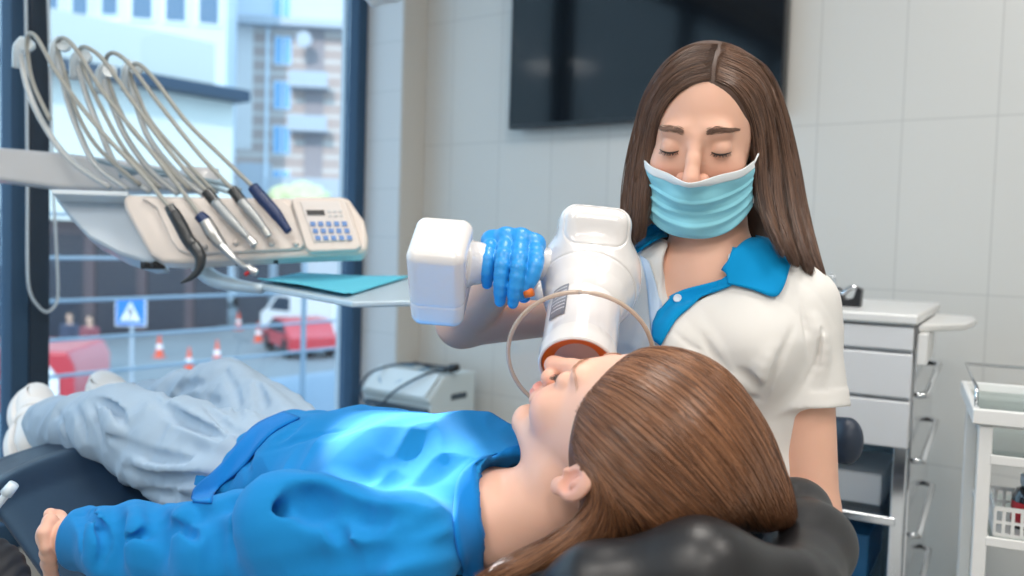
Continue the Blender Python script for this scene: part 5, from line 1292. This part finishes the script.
# ------------------------------------------------------------------ operating lamp tip
M_LAMP = mat('lamp shell', (.62, .68, .74), .3, coat=.4)
lp = P(383, -42, 1.9); lamp = empty('operating_lamp', lp, 'grey white operating lamp head hanging from above', 'lamp')
def lampf(p):
    d = ell(p, lp, (.12, .08, .085)); d = smin(d, cap(p, P(368, -18, 1.9), P(374, 2, 1.9), .018, .012), .02); d = smin(d, ell(p, P(385, -10, 1.9), (.04, .05, .022)), .02); return d
sdf_obj('lamp_head', lampf, lp - .22, lp + .22, .006, M_LAMP, lamp)
tube('lamp_arm', [lp + ZX * .06, lp + ZX * .35 + AX * -.1, np.append((lp + AX * -.1)[:2], CEIL_Z)], .02, M_LAMP, lamp, 16, n=16)
# ------------------------------------------------------------------ things at the lower left corner
M_TIP = mat('clear plastic tip', (.62, .72, .80), .15, coat=.4)
sx = empty('suction_tube', P(4, 500, 1.0), 'clear plastic suction tip poking in at the lower left corner', 'suction tube')
tube('nozzle', [P(-30, 535, 1.0), P(-8, 512, 1.0), P(8, 492, 1.0)], [.0035, .0040, .0045], M_TIP, sx, 12, n=14); tube('tip', [P(6, 494, 1.0), P(14, 484, 1.0)], [.0070, .0058], M_TIP, sx, 14)
tube('tubing', [P(-30, 535, 1.0), P(-70, 560, 1.0), P(-90, 700, 1.0)], .006, M_TIP, sx, 12, n=14)
ba = empty('ribbed_cover', P(-10, 575, 1.02), 'black ribbed cover at the lower left edge beside the chair', 'cover')
def bagf(p):
    d = chain(p, [P(-60, 550, 1.02), P(-16, 580, 1.02), P(12, 620, 1.0), P(20, 700, 1.0)], [.045, .040, .034, .034], .02)
    q = p @ RC.astype(np.float32)
    return d + .0010 * np.sin((q[:, 0] * .85 - q[:, 1] * .35) * 520)
bc_ = P(-10, 600, 1.01); sdf_obj('cover', bagf, bc_ - [.2, .2, .2], bc_ + [.2, .2, .2], .003, mat('black fabric', (.012, .014, .02), .7), ba)
# ================================================================== OUTSIDE THE WINDOW
GZ = -3.0
def gxy(px, d, z=None): 
    p = P(px, 288, d); return np.array([p[0], p[1], GZ if z is None else z])
def zat(px, py, d): return P(px, py, d)[2]
M_ROAD = mat('asphalt', (.20, .225, .25), .8, var=.15, vscale=.6); M_PAVE = mat('paving', (.48, .50, .52), .8, var=.1, vscale=.8)
gnd = boxes('ground', [((-20, 45, GZ - .1), (160, 110, .2))], M_ROAD); gnd['kind'] = 'structure'
ter = rbox('ground_terrace', WW - 1.55, 0.8, -.12, 2.7, 9.0, .16, mat('terrace slab', (.20, .27, .36), .6)); ter['kind'] = 'structure'
ter2 = rbox('ground_terrace_wall', WW - 1.55, 0.8, -1.4, 2.5, 8.8, 2.4, mat('terrace wall', (.5, .5, .5), .8)); ter2['kind'] = 'structure'
# terrace railing
M_RAIL = mat('pale rail', (.34, .42, .50), .35, .3); ra = WW - 2.0
rail = empty('railing', RM(ra, 1.5, -.04), 'pale metal terrace railing with horizontal bars outside the window', 'railing')
for py in (214, 258, 301, 340, 376):
    z = onplane(60, py, RM(ra, 0), AX)[2]; rbox('bar', ra, 2.0, z, .018, 8.6, .020, M_RAIL, rail, .006)
for px in (-40, 304):
    b_ = onplane(px, 300, RM(ra, 0), AX) @ BX; zt = onplane(60, 214, RM(ra, 0), AX)[2]; rbox('post', ra, b_, (zt - .04) / 2 , .03, .03, zt + .04, M_RAIL, rail, .006)

def frame_at(d, px, yaw=0):
    c = gxy(px, d); a = math.radians(yaw); u = np.array([math.cos(a), math.sin(a), 0]); v = np.array([-math.sin(a), math.cos(a), 0]); return c, u, v
# white annex with dark eaves band
M_ANX = mat('cream render', (.80, .80, .74), .8, var=.04, vscale=.3); M_ANXR = mat('pale parapet', (.60, .62, .60), .8); M_EAVE = mat('dark eaves', (.035, .06, .10), .5)
M_SHOP = mat('brown shopfront', (.12, .085, .095), .6, var=.3, vscale=.5); M_SHOPD = mat("dark shop glass", (.035, .035, .05), .5)
d1, d2 = 31.0, 38.0
pa, pb_ = P(-120, 200, d1 - 3), P(232, 200, d2); u = nrm((pb_ - pa) * [1, 1, 0]); v = np.array([-u[1], u[0], 0]); La = np.linalg.norm((pb_ - pa)[:2])
anx = empty('annex_building', (pa[0], pa[1], GZ), 'low cream rendered building with dark eaves band across the street', 'building')
def face_box(o, u, v, x0, x1, y0, y1, z0, z1, name, m, parent, bv=0, label=None):
    return boxes(name, [(o * [1, 1, 0] + u * (x0 + x1) / 2 + v * (y0 + y1) / 2 + ZX * (z0 + z1) / 2, (x1 - x0, y1 - y0, z1 - z0))], m, parent, bv, np.column_stack([u, v, ZX]), label)
zE0, zE1 = zat(150, 88, (d1 + d2) / 2), zat(150, 76, (d1 + d2) / 2); zS = zat(120, 222, 34.5); zP = zat(200, 62, 36.5)
face_box(pa, u, v, 0, La, 0, 9, zS, zE0, 'wall', M_ANX, anx)
face_box(pa, u, v, -.3, La + .2, -.9, 9, zE0, zE1, 'eaves_band', M_EAVE, anx)
face_box(pa, u, v, 0, La - .5, .6, 9, zE1, zP + 1.0, 'parapet', M_ANXR, anx)
face_box(pa, u, v, 0, La - .3, .5, 9, GZ, zS, 'shopfront', M_SHOP, anx)
for k in range(8): face_box(pa, u, v, .8 + k * 2.1, 2.4 + k * 2.1, .42, .5, GZ + .1, zS - .5, 'shop_window', M_SHOPD, anx)
M_TEAL = mat('teal panel', (.05, .40, .55), .5)
face_box(pa, u, v, 3.9, 4.9, -.06, 0, zat(5, 135, 31), zat(5, 88, 31), 'shutter', M_TEAL, anx)
# brick apartment block
M_BRK = tile_mat('striped brick', (.52, .40, .36), (.66, .60, .56), 300, .9, 0, 0, AX, .30, .8); M_GREY = mat('grey render', (.50, .53, .58), .8); M_WFR = mat('white window frame', (.80, .86, .92), .5)
M_WGL = mat('window glass far', (.25, .50, .78), .15); M_BRW = mat('pale corner', (.78, .74, .72), .8)
bo, bu, bv_ = frame_at(60, 236, 6)
blk = empty('apartment_block', (bo[0], bo[1], GZ), 'striped brick apartment block with white windows and balconies', 'building')
wpx = 60 / FPX; zt = zat(260, 30, 60)
face_box(bo, bu, bv_, -1.0, 10.0, 0, 12, GZ, zt, 'wall', M_BRK, blk)
face_box(bo, bu, bv_, -1.02, .9, -.06, .3, zat(240, 150, 60), zt, 'corner_pier', M_BRW, blk, label='pale corner pier')
face_box(bo, bu, bv_, 0, 2.2, -.08, .0, GZ, zat(240, 163, 60), 'lower_wall', M_GREY, blk)
face_box(bo, bu, bv_, 2.0, 8.2, -.5, .0, GZ, zat(240, 176, 60), 'lower_storey', M_GREY, blk, label='grey lower storey')
face_box(bo, bu, bv_, -2.2, 12, -1.2, 13, zt, zt + .5, 'cornice', M_GREY, blk); face_box(bo, bu, bv_, -2, 11, -.8, 12, zt + .5, zt + 9, 'upper_storeys', mat('pale render', (.62, .68, .76), .8), blk, label='pale upper storeys')
face_box(bo, bu, bv_, 4.3, 5.5, -.10, -.0, GZ, zt, 'recess', mat('recess brown', (.36, .31, .32), .8), blk)
face_box(bo, bu, bv_, 1.75, 1.95, -.22, -.08, GZ + 6, zt, 'downpipe', M_WFR, blk)
for py in (9, 52, 96, 140, 184):
    for x, w in ((1.95, 1.15), (6.4, 1.1)):
        z = zat(268, py, 60); f_ = face_box(bo, bu, bv_, x + .3, x + .3 + w, -.95 if py < 20 else -.14, -.8 if py < 20 else 0, z - .95, z + .95, 'window_frame', M_WFR, blk)
        for k in (0, 1): 
            g = face_box(bo, bu, bv_, x + .38 + k * w * .5, x + .3 + (k + 1) * w * .5 - .06, -1.0 if py < 20 else -.18, -.94 if py < 20 else -.13, z - .85, z + .85, 'pane', M_WGL, f_)
for py in (84, 128):
    z = zat(300, py, 58); face_box(bo, bu, bv_, 3.4, 5.9, -1.5, 0, z - .1, z + .1, 'balcony_slab', M_GREY, blk); face_box(bo, bu, bv_, 3.4, 5.9, -1.5, -1.44, z + .1, z + .9, 'balcony_glass', mat('balcony glass', (.45, .50, .56), .3), blk)
for py in (42,): lathe('air_conditioner', gxy(300, 59.2, zat(300, py, 59)) , -bv_, [(0, .5), (.3, .5), (.3, 0)], M_GREY, blk, 20)
# pale tower at the upper left
to, tu, tv_ = frame_at(75, 22, -8)
tow = empty('tower_block', (to[0], to[1], GZ), 'pale grey tower with rows of tall windows behind the annex', 'building')
ztw = zat(100, 28, 75)
face_box(to, tu, tv_, -12, 14.5, 0, 14, GZ, 36, 'wall', mat('tower render', (.58, .66, .76), .8), tow)
M_TG = mat('tower glass', (.12, .20, .30), .12)
for r in range(3):
    z0 = zat(100, 22 - r * 42, 75)
    face_box(to, tu, tv_, -12, 14.6, -.5, 0, z0 - 1.1, z0 - .3, 'ledge', M_WFR, tow)
    for k in range(8):
        x = -6 + k * 2.6; f_ = face_box(to, tu, tv_, x, x + 1.6, -.15, 0, z0, z0 + 2.5, 'window_frame', M_WFR, tow); face_box(to, tu, tv_, x + .15, x + 1.45, -.2, -.14, z0 + .1, z0 + 2.4, 'pane', M_TG, f_)
m2 = empty('middle_block', gxy(185, 48), 'white block with wide dark windows standing left of the brick apartment block', 'building'); mo, mu, mv = frame_at(50, 118, 12)
m2.location = (mo[0], mo[1], GZ)
face_box(mo, mu, mv, 0, 5.6, 0, 6, GZ, 22, 'wall', mat('mid render', (.66, .73, .80), .8), m2)
for r in range(2):
    z0 = zat(160, 24 - r * 50, 50)
    for k in range(3):
        f_ = face_box(mo, mu, mv, .5 + k * 1.75, 1.8 + k * 1.75, -.12, 0, z0, z0 + 2.3, 'window_frame', M_WFR, m2); face_box(mo, mu, mv, .65 + k * 1.75, 1.65 + k * 1.75, -.18, -.11, z0 + .15, z0 + 2.15, 'pane', M_TG, f_)
# street: white van, red car, red kiosk van, crossing sign, cones, people
M_VAN = mat('van white', (.75, .78, .82), .3, coat=.3); M_CGLS = mat('car glass', (.03, .05, .08), .1); M_REDV = mat('red paint', (.50, .035, .05), .35, coat=.3)
def vehicle(name, label, px, d, yaw, L, Wd, H, m, van=True, cat='car'):
    c, u_, v_ = frame_at(d, px, yaw); e = empty(name, c, label, cat)
    pr = [(0, .35), (0, H * .55), (L * .06, H * .62), (L * .24, H), (L * .97, H), (L, H * .9), (L, .35)] if van else [(0, .3), (0, H * .5), (L * .04, H * .58), (L * .26, H * .62), (L * .38, H), (L * .74, H), (L * .90, H * .64), (L, H * .60), (L, .3)]
    prism('body', [c + u_ * (x - L / 2) - v_ * Wd / 2 + ZX * z for x, z in pr], v_ * Wd, m, e, .06)
    k = H * .63
    wn = [(L * .13, k), (L * .25, H * .93), (L * .42, H * .93), (L * .42, k)] if van else [(L * .28, H * .63), (L * .39, H * .95), (L * .73, H * .95), (L * .85, H * .65)]
    prism('side_window', [c + u_ * (x - L / 2) - v_ * (Wd / 2 + .01) + ZX * z for x, z in wn], v_ * (Wd + .02), M_CGLS, e)
    ws = [(L * .055, H * .64), (L * .235, H * .99)] if van else [(L * .27, H * .64), (L * .375, H * .97)]
    A = [c + u_ * (x - L / 2 - .03) + ZX * z for x, z in ws]; prism('windscreen', [A[0] - v_ * Wd * .42, A[0] + v_ * Wd * .42, A[1] + v_ * Wd * .40, A[1] - v_ * Wd * .40], u_ * .04, M_CGLS, e)
    for x in (L * .18, L * .80):
        for s in (-1, 1): lathe('wheel', c + u_ * (x - L / 2) + v_ * (s * Wd / 2 - s * .02) + ZX * .34, v_ * s, [(-.18, 0), (-.18, .34), (.02, .34), (.03, .22), (.03, 0)], M_BLK, e, 24)
    for s in (-1, 1): boxes('headlight', [(c + u_ * (-L / 2 - .01) + v_ * s * Wd * .36 + ZX * H * .42, (.06, .28, .16), np.column_stack([u_, v_, ZX]))], M_WFR, e, .02)
    return e
vehicle('van', 'white delivery van parked on the street beyond the window', 316, 35, -40, 4.6, 1.9, 1.8, M_VAN)
vehicle('car', 'white car parked behind the delivery van', 216, 50, 15, 4.2, 1.8, 1.5, M_VAN, False)
vehicle('car', 'small red car on the street under the railing', 300, 31, -60, 3.6, 1.65, 1.25, M_REDV, False)
vehicle('van', 'red van with white markings parked close outside the window', -38, 14.0, 8, 3.9, 1.8, 2.25, M_REDV)
c, u_, v_ = frame_at(14.0, -38, 8)
prism('marking', [c + u_ * x - v_ * .93 + ZX * z for x, z in ((1.36, 1.2), (1.74, 1.2), (1.74, 1.85), (1.60, 2.05), (1.36, 1.9))], -v_ * .01, M_WFR, bpy.data.objects['van.001'])
# crossing sign
M_SB = mat('sign blue', (.02, .20, .62), .4); M_SW = mat('sign white', (.85, .88, .92), .4)
sg = P(131, 312, 17.0); sgn = empty('crossing_sign', (sg[0], sg[1], GZ), 'square blue pedestrian crossing sign with white triangle on a post', 'sign')
su, sv = nrm(CR * [1, 1, 0]), nrm(np.array([-.1, 1, 0])); sv = np.array([-su[1], su[0], 0]); Rs = np.column_stack([su, sv, ZX]); hw = 15.5 * 17 / FPX
boxes('plate', [(sg, (hw * 2, .03, hw * 1.84), Rs)], M_SW, sgn, .01); boxes('blue_field', [(sg - sv * .018, (hw * 1.84, .008, hw * 1.68), Rs)], M_SB, sgn, .01)
sp_ = lambda x, z: sg - sv * .023 + su * x * hw + ZX * z * hw
prism('triangle', [sp_(-.66, -.6), sp_(.66, -.6), sp_(0, .66)], sv * -.006, M_SW, sgn)
bm = bmesh.new()                                        # walking figure on stripes
def q4(pts): bm.faces.new([bm.verts.new(tuple(sp_(x, z) - sv * .008)) for x, z in pts])
q4([(-.05, .22), (.05, .22), (.05, .34), (-.05, .34)]); q4([(-.09, -.12), (.08, -.12), (.07, .20), (-.05, .20)]); q4([(-.07, -.12), (.0, -.12), (-.20, -.50), (-.28, -.50)]); q4([(.01, -.12), (.08, -.12), (.22, -.50), (.14, -.50)])
q4([(-.05, .18), (-.02, .12), (-.20, -.04), (-.23, .02)]); q4([(.05, .18), (.02, .12), (.18, -.02), (.22, .03)])
for k in range(4): q4([(-.46 + k * .26, -.58), (-.34 + k * .26, -.58), (-.33 + k * .24, -.52), (-.43 + k * .24, -.52)])
link('pictogram', bm_mesh(bm, 'pictogram'), mat('sign black', (.02, .03, .06), .5), sgn, smooth=False)
lathe('post', (sg[0], sg[1], GZ) + sv * .05, ZX, [(0, .035), (sg[2] - GZ + hw * .9, .035), (sg[2] - GZ + hw * .9, 0)], mat('grey post', (.42, .50, .58), .5), sgn, 16)
# cones
M_CON = mat('cone orange', (.75, .10, .04), .5)
def cone(px, d, z=GZ):
    c = gxy(px, d); e = empty('traffic_cone', c, None, 'traffic cone', 'orange street cones and posts')
    boxes('base', [(c + ZX * .02, (.34, .34, .04))], M_CON, e, .005)
    lathe('cone', c + ZX * .04, ZX, [(0, .13), (.32, .085), (.62, .035), (.70, .025), (.70, 0)], M_CON, e, 24); lathe('stripe', c + ZX * .28, ZX, [(0, .099), (0, .101), (.14, .080), (.14, .078)], M_SW, e, 24)
    return e
for (px, d, lb) in ((160, 29, 'orange cone standing right of the crossing sign'), (218, 28, 'orange cone nearest the middle of the street'), (239, 38, 'orange cone by the white vehicles'), (259, 34, 'orange cone in front of the delivery van'), (190, 26, 'orange cone low down close to the railing')):
    cone(px, d)['label'] = lb
M_CLN = mat('dark clothing', (.05, .06, .10), .8); M_JN = mat('denim', (.08, .16, .28), .8); M_SKF = mat('skin far', (.6, .38, .28), .6); M_CLR = mat('burgundy top', (.22, .06, .08), .8)
def walker(px, d, label, mtop, mleg, sw=.12):
    c = gxy(px, d); e = empty('person', c, label, 'person'); s = nrm(CR * [1, 1, 0]); fw = np.array([s[1], -s[0], 0])
    A = lambda x, y, z: c + s * x + fw * y + ZX * z
    def bd(p):
        h = ell(p, A(0, 0, 1.64), (.085, .095, .12)); h = smin(h, cap(p, A(0, 0, 1.52), A(0, 0, 1.42), .05), .03)
        t = etube(p, [A(0, 0, 1.36), A(0, 0, 1.12), A(0, 0, .95)], [.19, .155, .165], [.11, .10, .11], s, .05); d_ = smin(h, t, .05)
        for k in (-1, 1):
            d_ = smin(d_, chain(p, [A(k * .19, 0, 1.38), A(k * .23, .02 * k, 1.10), A(k * .21, .12, .88), A(k * .20, .15, .80)], [.05, .042, .034, .036], .02), .04)
            d_ = smin(d_, chain(p, [A(k * .09, 0, .90), A(k * .10, sw * k, .50), A(k * .11, sw * k * .6, .08)], [.085, .058, .042], .02), .04)
            d_ = smin(d_, cap(p, A(k * .11, sw * k * .6, .05), A(k * .12, sw * k * .6 + .16, .04), .045), .02)
        return d_
    lo_, hi_ = c - [.5, .5, .05], c + [.5, .5, 1.9]
    sdf_obj('body', bd, lo_, hi_, .022, M_SKF, e)
    sdf_obj('top', lambda p: smax(smax(bd(p) - .02, half(p, A(0, 0, 1.45), ZX), .01), -half(p, A(0, 0, .86), ZX), .01), lo_, hi_, .022, mtop, e)
    sdf_obj('trousers', lambda p: smax(smax(bd(p) - .014, half(p, A(0, 0, .93), ZX), .01), -half(p, A(0, 0, .1), ZX), .01), lo_, hi_, .022, mleg, e)
    sdf_obj('hair', lambda p: smax(ell(p, A(0, -.02, 1.67), (.095, .10, .12)), -half(p, A(0, .03, 1.66), nrm(-fw + ZX)), .01), lo_, hi_, .02, M_LASH if 'M_LASH' in globals() else M_BLK, e)
walker(70, 24.8, 'distant pedestrian in a dark top standing left of the other', M_CLN, M_CLN); walker(90, 24.2, 'distant pedestrian in burgundy top and jeans near the crossing sign', M_CLR, M_JN)
# parasol or tree top behind the railing
M_LEAF = mat('yellow green leaves', (.60, .62, .36), .8, var=.3, vscale=3)
tc_ = P(300, 200, 42); tre = empty('tree', (tc_[0], tc_[1], GZ), 'round yellow green street tree beyond the railing', 'tree')
rg = np.random.RandomState(4)
def crown(p): 
    d_ = ell(p, tc_, (1.4, 1.4, .85)); return d_ + .14 * fbm(p, 2.2, 3, 61)
sdf_obj('crown', crown, tc_ - 2, tc_ + 2, .09, M_LEAF, tre)
lathe('trunk', (tc_[0], tc_[1], GZ), ZX, [(0, .14), (1.5, .10), (tc_[2] - GZ, .07), (tc_[2] - GZ, 0)], mat('bark', (.12, .09, .07), .9), tre, 16)
